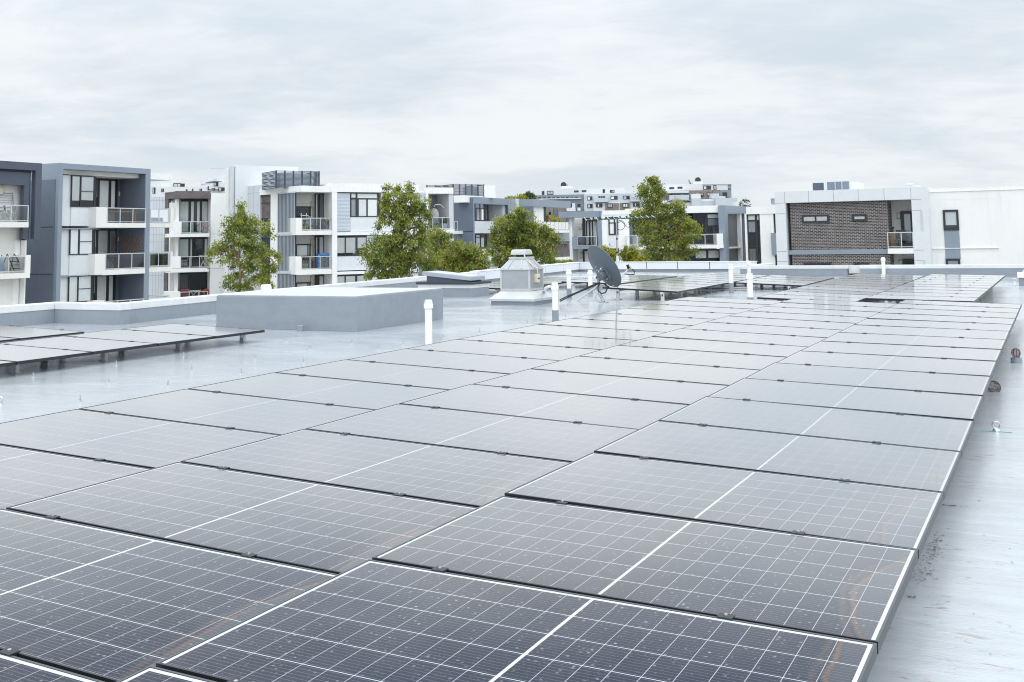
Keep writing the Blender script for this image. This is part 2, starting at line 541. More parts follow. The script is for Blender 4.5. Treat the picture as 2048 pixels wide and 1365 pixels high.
M['leaf'] = m_leaf('gum_leaves', (0.092, 0.148, 0.038), (0.34, 0.370, 0.072), (0.46, 0.35, 0.11))
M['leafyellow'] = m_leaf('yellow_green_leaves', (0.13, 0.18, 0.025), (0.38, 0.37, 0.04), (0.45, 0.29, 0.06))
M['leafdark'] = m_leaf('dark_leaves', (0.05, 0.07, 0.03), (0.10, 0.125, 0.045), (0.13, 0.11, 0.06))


# ------------------------------------------------------------------ mesh and object helpers
class MB:
    """collects polygons in world coordinates; build() links them as ONE mesh object"""
    def __init__(self):
        self.v, self.f = [], []

    def add(self, vs, fs):
        o = len(self.v)
        self.v += [tuple(p) for p in vs]
        self.f += [tuple(i + o for i in f) for f in fs]
        return self

    def hexa(self, p):          # 8 corners: bottom 0-3 (ccw), top 4-7
        return self.add(p, [(3, 2, 1, 0), (4, 5, 6, 7), (0, 1, 5, 4), (1, 2, 6, 5), (2, 3, 7, 6), (3, 0, 4, 7)])

    def box(self, x0, x1, y0, y1, z0, z1):
        return self.hexa([(x0, y0, z0), (x1, y0, z0), (x1, y1, z0), (x0, y1, z0), (x0, y0, z1), (x1, y0, z1), (x1, y1, z1), (x0, y1, z1)])

    def prism(self, poly, z0, z1):
        n = len(poly)
        self.add([(x, y, z0) for x, y in poly] + [(x, y, z1) for x, y in poly],
                 [tuple(range(n - 1, -1, -1)), tuple(range(n, 2 * n))] + [(i, (i + 1) % n, n + (i + 1) % n, n + i) for i in range(n)])
        return self

    def frustum(self, c, z0, z1, a0, a1, b0=None, b1=None):
        b0 = a0 if b0 is None else b0
        b1 = a1 if b1 is None else b1
        x, y = c
        return self.hexa([(x - a0, y - b0, z0), (x + a0, y - b0, z0), (x + a0, y + b0, z0), (x - a0, y + b0, z0),
                          (x - a1, y - b1, z1), (x + a1, y - b1, z1), (x + a1, y + b1, z1), (x - a1, y + b1, z1)])

    def tube(self, pts, rad, seg=8, caps=True):
        pts = [Vector(p) for p in pts]
        n = len(pts)
        if not isinstance(rad, (list, tuple)):
            rad = [rad] * n
        ref = None
        rings = []
        for i, p in enumerate(pts):
            d = (pts[min(i + 1, n - 1)] - pts[max(i - 1, 0)]).normalized()
            if ref is None:
                ref = d.orthogonal().normalized()
            a = (ref - d * ref.dot(d))
            a = a.normalized() if a.length > 1e-6 else d.orthogonal().normalized()
            ref = a
            b = d.cross(a)
            rings.append([p + (a * math.cos(2 * math.pi * k / seg) + b * math.sin(2 * math.pi * k / seg)) * rad[i] for k in range(seg)])
        fs = []
        for i in range(n - 1):
            for k in range(seg):
                k2 = (k + 1) % seg
                fs.append((i * seg + k, i * seg + k2, (i + 1) * seg + k2, (i + 1) * seg + k))
        if caps:
            fs.append(tuple(range(seg - 1, -1, -1)))
            fs.append(tuple((n - 1) * seg + k for k in range(seg)))
        return self.add([q for r in rings for q in r], fs)

    def lathe(self, c, prof, seg=20, closed=True):
        x, y, z = c
        vs = [(x + r * math.cos(2 * math.pi * k / seg), y + r * math.sin(2 * math.pi * k / seg), z + h) for r, h in prof for k in range(seg)]
        fs = []
        for i in range(len(prof) - 1):
            for k in range(seg):
                k2 = (k + 1) % seg
                fs.append((i * seg + k, i * seg + k2, (i + 1) * seg + k2, (i + 1) * seg + k))
        if closed:
            fs.append(tuple(range(seg - 1, -1, -1)))
            fs.append(tuple((len(prof) - 1) * seg + k for k in range(seg)))
        return self.add(vs, fs)

    def ring(self, c, nrm, r, rad, seg=20, sseg=6):
        nrm = Vector(nrm).normalized()
        a = nrm.orthogonal().normalized()
        b = nrm.cross(a)
        c = Vector(c)
        vs, fs = [], []
        for i in range(seg):
            t = 2 * math.pi * i / seg
            d = a * math.cos(t) + b * math.sin(t)
            for k in range(sseg):
                u = 2 * math.pi * k / sseg
                vs.append(c + d * (r + rad * math.cos(u)) + nrm * rad * math.sin(u))
        for i in range(seg):
            for k in range(sseg):
                fs.append((i * sseg + k, ((i + 1) % seg) * sseg + k, ((i + 1) % seg) * sseg + (k + 1) % sseg, i * sseg + (k + 1) % sseg))
        return self.add(vs, fs)

    def build(self, name, mat, parent=None, smooth=False, bevel=0.0):
        base = Vector((0, 0, 0))
        if parent is not None:
            q = parent
            while q is not None:
                base = base + Vector(q.location)
                q = q.parent
        me = bpy.data.meshes.new(name)
        me.from_pydata([(Vector(p) - base)[:] for p in self.v], [], self.f)
        me.update()
        bm = bmesh.new()
        bm.from_mesh(me)
        bmesh.ops.recalc_face_normals(bm, faces=bm.faces)
        if bevel:
            bmesh.ops.bevel(bm, geom=[e for e in bm.edges], offset=bevel, segments=2, affect='EDGES', profile=0.7)
        bm.to_mesh(me)
        bm.free()
        me.materials.append(mat)
        if smooth:
            for p in me.polygons:
                p.use_smooth = True
            me.set_sharp_from_angle(angle=R(40))
        o = bpy.data.objects.new(name, me)
        COL.objects.link(o)
        if parent is not None:
            o.parent = parent
        return o


def tag(o, label, cat, group=None):
    o['label'] = label
    o['category'] = cat
    if group:
        o['group'] = group
    return o


def thing(name, label, cat, loc, group=None):
    o = bpy.data.objects.new(name, None)
    COL.objects.link(o)
    o.location = Vector(loc)
    o.empty_display_size = 0.2
    return tag(o, label, cat, group)


def structure(o):
    o['kind'] = 'structure'
    return o


ORD = ['first', 'second', 'third', 'fourth', 'fifth', 'sixth', 'seventh', 'eighth', 'ninth', 'tenth', 'eleventh', 'twelfth', 'thirteenth',
       'fourteenth', 'fifteenth', 'sixteenth', 'seventeenth', 'eighteenth', 'nineteenth', 'twentieth', 'twenty-first', 'twenty-second',
       'twenty-third', 'twenty-fourth', 'twenty-fifth', 'twenty-sixth', 'twenty-seventh', 'twenty-eighth']

# ================================================================== THE ROOF
GROUND = -12.0
g = MB().add([(-900, -900, GROUND), (900, -900, GROUND), (900, 900, GROUND), (-900, 900, GROUND)], [(0, 1, 2, 3)])
M['ground'] = paint('street_ground', (0.30, 0.30, 0.28), 0.9, var=0.4, scale=0.05)
structure(g.build('ground', M['ground']))

XL0, XL1, XL2 = -16.75, -15.30, -18.0          # inner faces of the parapet on the left
YJ = 14.62                                     # where it steps inwards
YB = 31.5                                      # where it steps out again
YC, YR, XS = 42.6, 37.6, -11.0                 # inner faces at the far side


def LX(y):
    return -15.12 - .102 * (y - YJ)          # the long left wall runs slightly askew


def obox(mb, y0, y1, n0, n1, z0, z1):
    return mb.hexa([(LX(y0) + n0, y0, z0), (LX(y0) + n1, y0, z0), (LX(y1) + n1, y1, z0), (LX(y1) + n0, y1, z0),
                    (LX(y0) + n0, y0, z1), (LX(y0) + n1, y0, z1), (LX(y1) + n1, y1, z1), (LX(y1) + n0, y1, z1)])


deck = [(9, -9), (9, YR + .3), (-9.2, YR + .3), (-9.2, YC + .3), (LX(YC + .3) - .28, YC + .3), (LX(YJ + .3) - .28, YJ + .3), (XL0 - .3, YJ + .3), (XL0 - .3, -9)]
structure(MB().prism(deck, GROUND + .01, 0.0).build('roof_deck', M['deck']))


def fan(x, y, hgt):
    return (x, y, hgt)


def parapet(label, boxes, caps, group='parapets round the roof'):
    """boxes: grey wall pieces; caps: white painted top and upper band"""
    t = thing('parapet_wall', label, 'wall', (boxes[0][0], boxes[0][2], 0), group)
    b = MB()
    for q in boxes:
        b.box(*q)
    b.build('wall', M['coat'], t, bevel=0.006)
    c = MB()
    for q in caps:
        c.box(*q)
    c.build('coping', M['whitecoat'], t, bevel=0.012)
    return t


HP = 0.255
XR0 = float(on_y(1481, 540, YR)[0])
parapet('grey roof parapet with white top stepping round a corner behind the low panel array',
        [(XL0 - .28, XL0, -8.7, YJ, -.02, HP), (XL0 - .28, LX(YJ) - .002, YJ + .002, YJ + .28, -.02, HP)],
        [(XL0 - .30, XL0 + .012, -8.7, YJ - .012, HP, .375), (XL0 - .30, LX(YJ) + .012, YJ - .01, YJ + .29, HP, .377)])
t = thing('parapet_wall', 'long grey parapet with white top running from the plinth to the roof hatch', 'wall', (LX(22), 22, 0), 'parapets round the roof')
obox(MB(), YJ + .282, YB, -.28, 0, -.02, HP).build('wall', M['coat'], t, bevel=.006)
obox(MB(), YJ + .292, YB + .01, -.30, .012, HP, .375).build('coping', M['whitecoat'], t, bevel=.012)
parapet('long grey roof parapet with white painted top below the brick building',
        [(XR0, -6.25, YR, YR + .28, -.02, HP), (-5.78, 8.7, YR, YR + .28, -.02, HP)],
        [(XR0 - .01, -6.20, YR - .012, YR + .30, HP, .36), (-5.82, 8.7, YR - .012, YR + .30, HP, .37), (-6.2, -5.82, YR + .20, YR + .30, .10, .36)])

# metal clad parapet in the far corner
t = thing('clad_parapet', 'pale metal clad parapet panels in the far roof corner behind the dish', 'wall', (XL2, YC, 0), 'parapets round the roof')
b = MB()
obox(b, YB + .002, YC - .002, -.26, 0, -.02, .10)
XE = float(on_y(1511, 530, YC)[0])
b.box(XL2 - .26, XE, YC, YC + .26, -.02, .10)
b.build('upstand', M['coat'], t)
b = MB()
for i in range(5):
    y0 = YB + i * (YC - YB) / 5
    y1 = YB + (i + 1) * (YC - YB) / 5
    obox(b, y0 + .018, y1 - .018 - (.06 if i == 4 else 0), -.30, .05, .10, .385)
xs = [-17.93, -16.0, -14.3, -12.6, -10.99]
xs = [on_y(x, 535, YC)[0] for x in (1205, 1294, 1356, 1420)]
ed = [XL2 + .06] + xs + [XE]
for x0, x1 in zip(ed[:-1], ed[1:]):
    b.box(x0 + .018, x1 - .018, YC - .05, YC + .30, .10, .385)
b.build('cladding_panel', M['offwhite'], t, bevel=0.006)
b = MB()
obox(b, YB + .015, YC - .08, -.32, .07, .387, .40).box(XL2 - .32, XE + .01, YC - .07, YC + .32, .387, .402)
b.build('coping', M['white'], t)

# stepped end of the white parapet next to the cladding
XW = float(on_y(1481, 540, YR)[0])
XV = float(on_y(1465, 540, YR)[0])
t = thing('parapet_step', 'small grey corner block where clad parapet meets white parapet', 'wall', (XV, YR, 0))
MB().box(XV, XW - .003, YR - .02, YC + .24, -.02, .30).build('wall', M['palegrey'], t, bevel=.006)
MB().box(XV - .01, XW - .003, YR - .03, YC + .25, .30, .325).build('coping', M['offwhite'], t)

# ------------------------------------------------------------------ low raised slab (plinth)
t = thing('roof_plinth', 'large flat grey concrete plinth standing on the roof', 'plinth', (-11.4, 15.9, 0))
MB().box(-12.81, -9.97, 14.54, 17.31, -.01, .545).build('body', M['coat'], t, bevel=.02)
MB().box(-12.79, -9.99, 14.56, 17.29, .5455, .557).build('coating', M['palecoat'], t, bevel=.004)
t = thing('pipe_stub', 'short grey capped pipe stub at the foot of the plinth', 'pipe', at_z(601, 663))
p = at_z(601, 663)
MB().lathe((p[0], p[1], 0), [(.06, 0), (.06, .085), (.05, .095)], 16).build('pipe', M['coat'], t, True)

# ------------------------------------------------------------------ roof hatch (raised skylight lid)
hx0, hx1, hy0, hy1 = -14.50, -12.97, 23.93, 24.85
t = thing('roof_hatch', 'tilted dark framed roof hatch on a white and grey upstand', 'skylight', ((hx0 + hx1) / 2, (hy0 + hy1) / 2, 0))
MB().box(hx0, hx1, hy0, hy1, -.01, .22).build('upstand', M['coat'], t, bevel=.01)
MB().box(hx0 - .012, hx1 + .012, hy0 - .012, hy1 + .012, .22, .315).build('collar', M['whitecoat'], t, bevel=.01)
MB().box(hx0 - .05, hx1 + .05, hy0 - .05, hy1 + .05, .315, .37).build('frame', M['charcoal'], t, bevel=.008)


def wedge(mb, x0, x1, y0, y1, za0, za1, zb0, zb1):
    return mb.hexa([(x0, y0, za0), (x1, y0, zb0), (x1, y1, zb0), (x0, y1, za0), (x0, y0, za1), (x1, y0, zb1), (x1, y1, zb1), (x0, y1, za1)])


wedge(MB(), hx0 + .22, hx1 - .12, hy0 + .04, hy1 - .2, .37, .535, .37, .40).build('curb', M['navy'], t)
lid = wedge(MB(), hx0 + .12, hx1 - .03, hy0, hy1 - .14, .535, .635, .405, .505).build('lid', M['midgrey'], t, bevel=.012)
wedge(MB(), hx0 + .20, hx1 - .10, hy0 + .08, hy1 - .22, .625, .632, .510, .517).build('glazing', M['galvlight'], lid)

# ------------------------------------------------------------------ exhaust fan housing
ex, ey = -10.53, 21.75
t = thing('exhaust_fan', 'galvanised steel roof exhaust fan housing with white cap', 'exhaust fan', (ex, ey, 0))
MB().box(ex - .51, ex + .51, ey - .51, ey + .51, -.01, .09).build('upstand', M['coat'], t, bevel=.01)
b = MB().box(ex - .545, ex + .545, ey - .545, ey + .545, .085, .135)
b.build('drip_edge', M['galvlight'], t, bevel=.004)
b = MB().frustum((ex, ey), .136, .29, .543, .355)
b.build('skirt', M['galvlight'], t)
bx = MB().box(ex - .345, ex + .345, ey - .345, ey + .345, .291, .745).build('casing', M['galv'], t, bevel=.004)
for dxs in (-1, 1):
    for dys in (-1, 1):
        MB().box(ex + dxs * .336 - .02, ex + dxs * .336 + .02, ey + dys * .336 - .02, ey + dys * .336 + .02, .346, .74).build('corner_trim', M['galvlight'], bx)
MB().box(ex - .352, ex + .352, ey - .352, ey + .352, .30, .345).build('seam', M['galvlight'], bx)
b = MB().box(ex - .37, ex + .37, ey - .37, ey + .37, .745, .765)
b.build('flange', M['galvlight'], t)
hd = MB().frustum((ex, ey), .766, .97, .365, .205).build('hood', M['galv'], t)
for k in (-.12, .12):
    MB().tube([(ex + .365, ey + k * 1.4, .782), (ex + .208, ey + k * .8, .975)], .008, 6).build('seam', M['galvlight'], hd)
    MB().tube([(ex + k * 1.4, ey - .365, .782), (ex + k * .8, ey - .208, .975)], .008, 6).build('seam', M['galvlight'], hd)
MB().box(ex - .212, ex + .212, ey - .212, ey + .212, .97, 1.025).build('neck', M['galvlight'], t, bevel=.006)
MB().lathe((ex, ey, 1.025), [(.12, 0), (.13, .02), (.13, .05)], 16).build('motor', M['black'], t, True)
MB().frustum((ex, ey), 1.07, 1.185, .19, .165).build('cap', M['galvlight'], t, bevel=.03)
ib = MB().box(ex + .345, ex + .41, ey - .10, ey + .06, .47, .65).build('isolator_box', M['beige'], t, bevel=.006)
MB().box(ex + .41, ex + .44, ey - .035, ey - .005, .54, .57).build('switch', M['rust'], ib)
MB().tube([(ex + .15, ey - .175, 1.07), (ex + .19, ey - .20, .99), (ex + .31, ey - .16, .86), (ex + .40, ey - .06, .77), (ex + .39, ey - .02, .65)], .014, 8).build('cable', M['beige'], t, True)

# ------------------------------------------------------------------ white vent pipes


def vent_pipe(label, x, y, hgt, r=.050, grey=.0, slots=True, z0=0.0):
    t = thing('vent_pipe', label, 'vent pipe', (x, y, z0), 'white vent pipes on the roof')
    if grey:
        MB().lathe((x, y, z0), [(r + .006, 0), (r + .004, grey)], 20).build('sleeve', M['coat'], t, True)
    MB().lathe((x, y, z0), [(r, grey), (r, hgt - .09)], 20).build('pipe', M['pvc'], t, True)
    cp = MB().lathe((x, y, z0), [(r + .014, hgt - .115), (r + .014, hgt - .055), (r - .002, hgt - .004), (r - .008, hgt), (.0, hgt + .002)], 20, False).build('cowl', M['pvc'], t, True)
    if slots:
        b = MB()
        for k in range(14):
            a = 2 * math.pi * k / 14
            c, s = math.cos(a), math.sin(a)
            r0, r1 = r + .0135, r + .0015
            wv = .0045
            q = [(r0 + .001, -wv, hgt - .052), (r0 + .001, wv, hgt - .052), (r1 + .0025, wv * .8, hgt - .012), (r1 + .0025, -wv * .8, hgt - .012)]
            b.add([(x + a_ * c - b_ * s, y + a_ * s + b_ * c, z0 + z_) for a_, b_, z_ in q], [(0, 1, 2, 3)])
        b.build('slots', M['midgrey'], cp)
    return t


vent_pipe('white slotted vent pipe standing in front of the grey plinth', -7.81, 13.15, .60)
p = at_z(1111, 643)
vent_pipe('white vent pipe with grey foot beside the exhaust fan, black cables behind it', p[0], p[1], .655, .052, .19)
p = at_z(1138.5, 597)
vent_pipe('white vent pipe with grey foot between exhaust fan and satellite dish', p[0], p[1], .675, .055, .23)
p = at_z(1181, 588)
vent_pipe('white vent pipe half hidden behind the satellite dish', p[0], p[1], .60, .055, .2)
p = at_z(1463, 587)
vent_pipe('white vent pipe with tall grey foot at the edge of the far panels', p[0], p[1], .71, .057, .25)
p = at_z(1501, 601)
vent_pipe('white vent pipe at the gap between near and far panel arrays', p[0], p[1], .585, .063, .065)
p = at_z(1499, 571)
vent_pipe('farther white vent pipe rising straight behind another vent pipe', p[0], p[1], .69, .055, .1, False)
p = on_y(1767, 540, YR - .12)
vent_pipe('white vent pipe in front of the brick building by the parapet', p[0], p[1], .62, .060, .0, False)
p = on_x(532, 575, LX(19) - .5)
vent_pipe('stubby white vent cowl poking up beyond the parapet by the left tree', p[0], p[1], .30, .11, 0, True, .18)

# curved white conduit from the fan housing
p0, p1 = at_z(1086, 590, .12), at_z(1107, 573, .43)
t = thing('conduit', 'curved white conduit arching from the exhaust fan to a vent pipe', 'conduit', p0)
pm = at_z(1091, 577, .36)
MB().tube([at_z(1083, 600, .02), p0, pm, at_z(1098, 573.5, .42), p1], .032, 10).build('tube', M['pvc'], t, True)

# ------------------------------------------------------------------ satellite dish
DD = 24.5


def dp(x, y, d=DD):
    return Vector(at_d(x, y, d))


axis = Vector(MC @ np.array([.74, -.47, .48])).normalized()
c0 = dp(1208.5, 533)
t = thing('satellite_dish', 'dark grey satellite dish seen from behind on a tripod mast', 'satellite dish', (dp(1206, 606)[0], dp(1206, 606)[1], 0))
majd = Vector(MC @ np.array([51, 80, 0.0]))
majd = (majd - axis * majd.dot(axis)).normalized()
mind = axis.cross(majd)
b = MB()
NR, NS = 10, 48
vs, fs = [], []
for lay in (0, 1):
    for i in range(NR + 1):
        for k in range(NS):
            a = 2 * math.pi * k / NS
            r = i / NR
            dep = .13 * r * r - .13 + lay * -.008 + (.006 if (i == NR and lay == 0) else 0)
            vs.append(c0 + majd * (.545 * r * math.cos(a)) + mind * (.50 * r * math.sin(a)) + axis * dep)
for lay in (0, 1):
    o = lay * (NR + 1) * NS
    for i in range(NR):
        for k in range(NS):
            fs.append((o + i * NS + k, o + i * NS + (k + 1) % NS, o + (i + 1) * NS + (k + 1) % NS, o + (i + 1) * NS + k))
for k in range(NS):
    o = NR * NS
    o2 = (2 * NR + 1) * NS
    fs.append((o + k, o + (k + 1) % NS, o2 + (k + 1) % NS, o2 + k))
b.add(vs, fs)
rf = b.build('reflector', M['dish'], t, True)
b = MB()
pl = c0 + axis * -.125 + majd * .10
for rr, hh in ((.215, 0), (.20, .03)):
    pass
vs = []
for rr, hh in ((.23, .0), (.20, -.03), (.05, -.035)):
    for k in range(24):
        a = 2 * math.pi * k / 24
        vs.append(pl + majd * (rr * 1.15 * math.cos(a)) + mind * (rr * .85 * math.sin(a)) + axis * (hh + (.13 * ((rr / .52) ** 2))))
fs = [(i * 24 + k, i * 24 + (k + 1) % 24, (i + 1) * 24 + (k + 1) % 24, (i + 1) * 24 + k) for i in range(2) for k in range(24)] + [tuple(48 + k for k in range(24))]
b.add(vs, fs)
b.build('backing_plate', M['dish'], rf, True)
b = MB()
for k in range(5):
    a = 2 * math.pi * k / 5 + .5
    q = pl + majd * (.20 * math.cos(a)) + mind * (.15 * math.sin(a)) + axis * -.03
    b.tube([q, q - axis * .03], .013, 8)
b.build('bolt', M['steel'], rf)
hub = dp(1200, 553, DD - .25)
ax2 = Vector(MC @ np.array([.55, -.1, .8])).normalized()
b = MB()
for q0, q1 in ((hub - ax2 * .05, hub + ax2 * .20),):
    b.tube([q0, q0 + ax2 * .02, q1 - ax2 * .02, q1], [.085, .10, .10, .085], 20)
b.build('mount_drum', M['dish'], t, True)
b = MB()
b.tube([dp(1193, 541, DD - .3), dp(1206, 540, DD - .2)], .016, 8)
b.tube([dp(1203, 536, DD - .15), dp(1189, 557, DD - .3), dp(1187, 562, DD - .3)], .014, 8)
b.build('adjuster', M['steel'], t, True)
MB().tube([dp(1197, 556, DD - .25), dp(1197, 575, DD - .2), dp(1198.5, 586, DD - .2), dp(1207.3, 604.3, DD - .45)], [.034, .034, .034, .034], 12).build('mast', M['galv'], t, True)
f = at_z(1207.5, 606)
MB().box(f[0] - .09, f[0] + .09, f[1] - .07, f[1] + .07, .0, .018).build('foot_plate', M['steel'], t)
MB().tube([dp(1199, 569, DD - .2), at_z(1155, 601.8, .015)], .019, 8).build('stay', M['alu'], t, True)
MB().tube([dp(1196, 571, DD - .2), at_z(1160, 598, .05)], .013, 8).build('stay', M['alu'], t, True)
MB().tube([dp(1206, 571, DD - .1), at_z(1190.5, 595.5, .015)], .013, 8).build('stay', M['alu'], t, True)
fd = dp(1256, 539, DD + .12)
MB().tube([dp(1225, 573, DD + .02), dp(1241, 557, DD + .05), fd], .018, 10).build('feed_arm', M['alu'], t, True)
rc = MB().tube([fd - Vector(MC @ np.array([0, .02, 0])), fd + Vector(MC @ np.array([.0, -.06, 0]))], .03, 10)
rc.tube([dp(1258.5, 530, DD + .1), dp(1264, 537.5, DD + .1)], [.03, .036], 12)
rc = rc.build('receiver', M['beige'], t, True)
MB().tube([dp(1255, 530, DD + .1), dp(1257.5, 538, DD + .1)], [.034, .030], 12).build('feed_horn', M['black'], rc, True)
cab = [dp(1264.5, 538.5, DD + .1), dp(1269, 544, DD + .1), dp(1268, 549, DD + .1), dp(1259, 550, DD + .1), dp(1250, 548.5, DD + .1), dp(1246, 551, DD + .08)]
MB().tube(cab, .012, 8).build('cable', M['black'], rc, True)

t = thing('antenna_cables', 'black cable bundle running from a vent pipe to the satellite dish with a loop', 'cable', (f[0] - .4, f[1], 0))
b = MB()
lp = [dp(1205 + 9.3 * math.cos(a), 577 + 10.2 * math.sin(a), DD - .35) for a in np.linspace(-2.6, 3.9, 26)]
b.tube(lp, .013, 8)
b.tube([at_z(1120, 603, .1), dp(1135, 595.5, DD - 1.5), dp(1155, 586, DD - .9), dp(1178, 576, DD - .5), dp(1196, 568, DD - .3), dp(1206, 567, DD - .2), dp(1213, 571, DD - .1), dp(1220, 577, DD)], .015, 8)
b.tube([at_z(1120, 600, .1), dp(1135, 592.5, DD - 1.5), dp(1156, 584, DD - .9), dp(1182, 572, DD - .5), dp(1200, 565.5, DD - .3)], .012, 8)
b.build('cable', M['black'], t, True)

# ------------------------------------------------------------------ television antenna on its mast
f = at_z(1236, 600)
DA = float((np.linalg.inv(MC) @ (f - EYE))[2])
t = thing('television_antenna', 'green boom television antenna on a thin mast beside the dish', 'antenna', (f[0], f[1], 0))


def da(x, y, dd=0.0):
    return Vector(at_d(x, y, DA + dd))


ms = MB().tube([(f[0], f[1], 0), da(1234.5, 545), da(1233, 437)], .016, 10).build('mast', M['galv'], t, True)
b = MB()
for yy in (478, 505, 533):
    b.tube([da(1234, yy - 1.5), da(1234.1, yy + 1.5)], .022, 8)
b.build('clip', M['black'], ms)
MB().box(f[0] - .07, f[0] + .07, f[1] - .05, f[1] + .05, 0, .014).build('foot_plate', M['steel'], t)
MB().tube([da(1236, 523), da(1234.8, 512), da(1233.5, 536)], .03, 8).build('clamp', M['pvc'], t, True)
b = MB().tube([da(1169.5, 440.2), da(1307, 434.8)], .017, 8)
b.build('boom', M['green'], t, True)
vd = Vector(MC @ np.array([0.0, 0.0, 1.0]))
n = 13
for k in range(n):
    x = 1171 + k * (1306 - 1171) / (n - 1)
    y = 438.5 - k * (5.4) / (n - 1)
    c = da(x, y)
    ln = .26 if k else .4
    MB().tube([c - vd * ln, c + vd * ln], .007, 6).build('element', M['alu'], t)
b = MB()
for x in (1187, 1200, 1212, 1225, 1240, 1253, 1262):
    c = da(x, 438.2 - (x - 1171) * .04, -.01)
    b.tube([c - Vector((0, 0, .005)), c + Vector((0, 0, .03))], .02, 8)
b.build('insulator', M['black'], t)
b = MB()
lp = [da(1241 + 8.5 * math.cos(a), 451 + 9.5 * math.sin(a)) for a in np.linspace(2.6, 9.4, 28)]
b.tube([da(1234, 452)] + lp, .007, 6)
b.tube([da(1236, 446), da(1242, 443), da(1248, 448), da(1253, 454.5), da(1258, 455), da(1262, 448), da(1262, 438)], .007, 6)
b.build('cable', M['black'], t, True)

# ------------------------------------------------------------------ anchor bolts left standing in the roof
bpx = [(60 / 3.657 + 0, 0)][:0]
for x, y in ((242, 714), (798, 750), (587, 890), (850, 625), (1342, 560), (1227, 775), (1402, 655), (1865, 580), (1763, 688)):
    bpx.append((x / 3.657, 560 + y / 3.657))
for x, y in ((37, 580), (392, 607), (265, 450), (441, 506), (743, 460), (940, 507), (1118, 473), (1417, 425), (1680, 384), (2030, 318)):
    bpx.append((500 + x / 3.657, 560 + y / 3.657))
for x, y in ((200, 391), (295, 372), (478, 346), (650, 314), (803, 291), (1655, 212), (1746, 195)):
    bpx.append((1000 + x / 3.657, 540 + y / 3.657))
bpx.sort()
proto = None
for i, (x, y) in enumerate(bpx):
    p = at_z(x, y)
    lab = 'threaded anchor bolt standing in the wet roof, %s from the left' % ORD[i]
    if proto is None:
        o = thing('anchor_bolt', lab, 'bolt', (p[0], p[1], 0), 'anchor bolts left in the roof')
        MB().tube([(p[0], p[1], 0), (p[0], p[1], .055)], .005, 8).build('rod', M['steel'], o, True)
        MB().lathe((p[0], p[1], .012), [(.010, 0), (.010, .012)], 6).build('nut', M['steel'], o)
        MB().lathe((p[0], p[1], .0), [(.016, 0), (.016, .004)], 12).build('washer', M['alu'], o)
        proto = o
    else:
        o = proto.copy()
        COL.objects.link(o)
        o.location = (p[0], p[1], 0)
        o.rotation_euler = (R(random.uniform(-5, 5)), R(random.uniform(-5, 5)), 0)
        o['label'] = lab
        for ch in proto.children:
            c = ch.copy()
            COL.objects.link(c)
            c.parent = o

# ------------------------------------------------------------------ eye bolts


def eye_bolt(label, px, py, r, green=False):
    p = at_z(px, py)
    t = thing('eye_bolt', label, 'eye bolt', (p[0], p[1], 0), 'eye bolts on the roof')
    MB().ring((p[0], p[1], .018 + r), MC @ np.array([.25, 0, 1]), r, r * .22, 24, 8).build('ring', M['steel'], t, True)
    MB().lathe((p[0], p[1], 0), [(.028, 0), (.024, .012), (.012, .02)], 14).build('base', M['steel'], t, True)
    if green:
        M['tape'] = paint('green_marking', (0.10, 0.42, 0.33), 0.6)
        MB().box(p[0] - .10, p[0] + .10, p[1] - .028, p[1] - .018, .001, .0035).build('marking', M['tape'], t)


eye_bolt('steel eye bolt with a green mark on the wet strip beside the panels', 1993, 863, .025, True)
eye_bolt('tiny steel eye bolt beside the far corner of the panels', 2029, 566, .05)
eye_bolt('steel eye bolt at the very edge of the wet roof by the low array', -1, 811, .030)

# ------------------------------------------------------------------ wire leaf guards of the roof drains


def wire_guard(label, base, up_, size, stub=True):
    base = Vector(base)
    t = thing('wire_leaf_guard', label, 'leaf guard', (base[0], base[1], 0), 'rusty leaf guards')
    U = Vector(up_).normalized()
    A = U.orthogonal().normalized()
    B = U.cross(A)
    b0 = base
    if stub:
        MB().lathe((base[0], base[1], 0), [(.058, 0), (.056, .055), (.050, .056)], 20, True).build('pipe_stub', M['coat'], t, True)
        b0 = base + Vector((0, 0, .055))

    def prof(s):
        return size * (.62 + .50 * math.sin(min(1.0, s * 1.35) * math.pi * .55) - 1.05 * max(0, s - .35) ** 1.6)
    hgt = size * 2.25
    b = MB()
    for k in range(9):
        a = 2 * math.pi * k / 9
        d = A * math.cos(a) + B * math.sin(a)
        pts = [b0 + d * max(.004, prof(s)) + U * (hgt * s) for s in np.linspace(0, 1, 9)]
        pts[-1] = b0 + U * hgt
        b.tube(pts, .0022, 5)
    b.build('ribs', M['rust'], t, True)
    b = MB()
    for s in np.linspace(.06, .86, 9):
        b.ring(b0 + U * (hgt * s), U, max(.006, prof(s)), .0017, 22, 5)
    b.build('hoops', M['rust'], t, True)


p = at_z(2033, 726)
wire_guard('rusty wire leaf guard sitting on a grey drain stub', (p[0], p[1], 0), (0, 0, 1), .045)
p = at_z(1984, 783)
wire_guard('rusty wire leaf guard lying loose against the panel edge', (p[0] - .01, p[1] + .03, .052), MC @ np.array([.10, .10, -1]), .052, False)

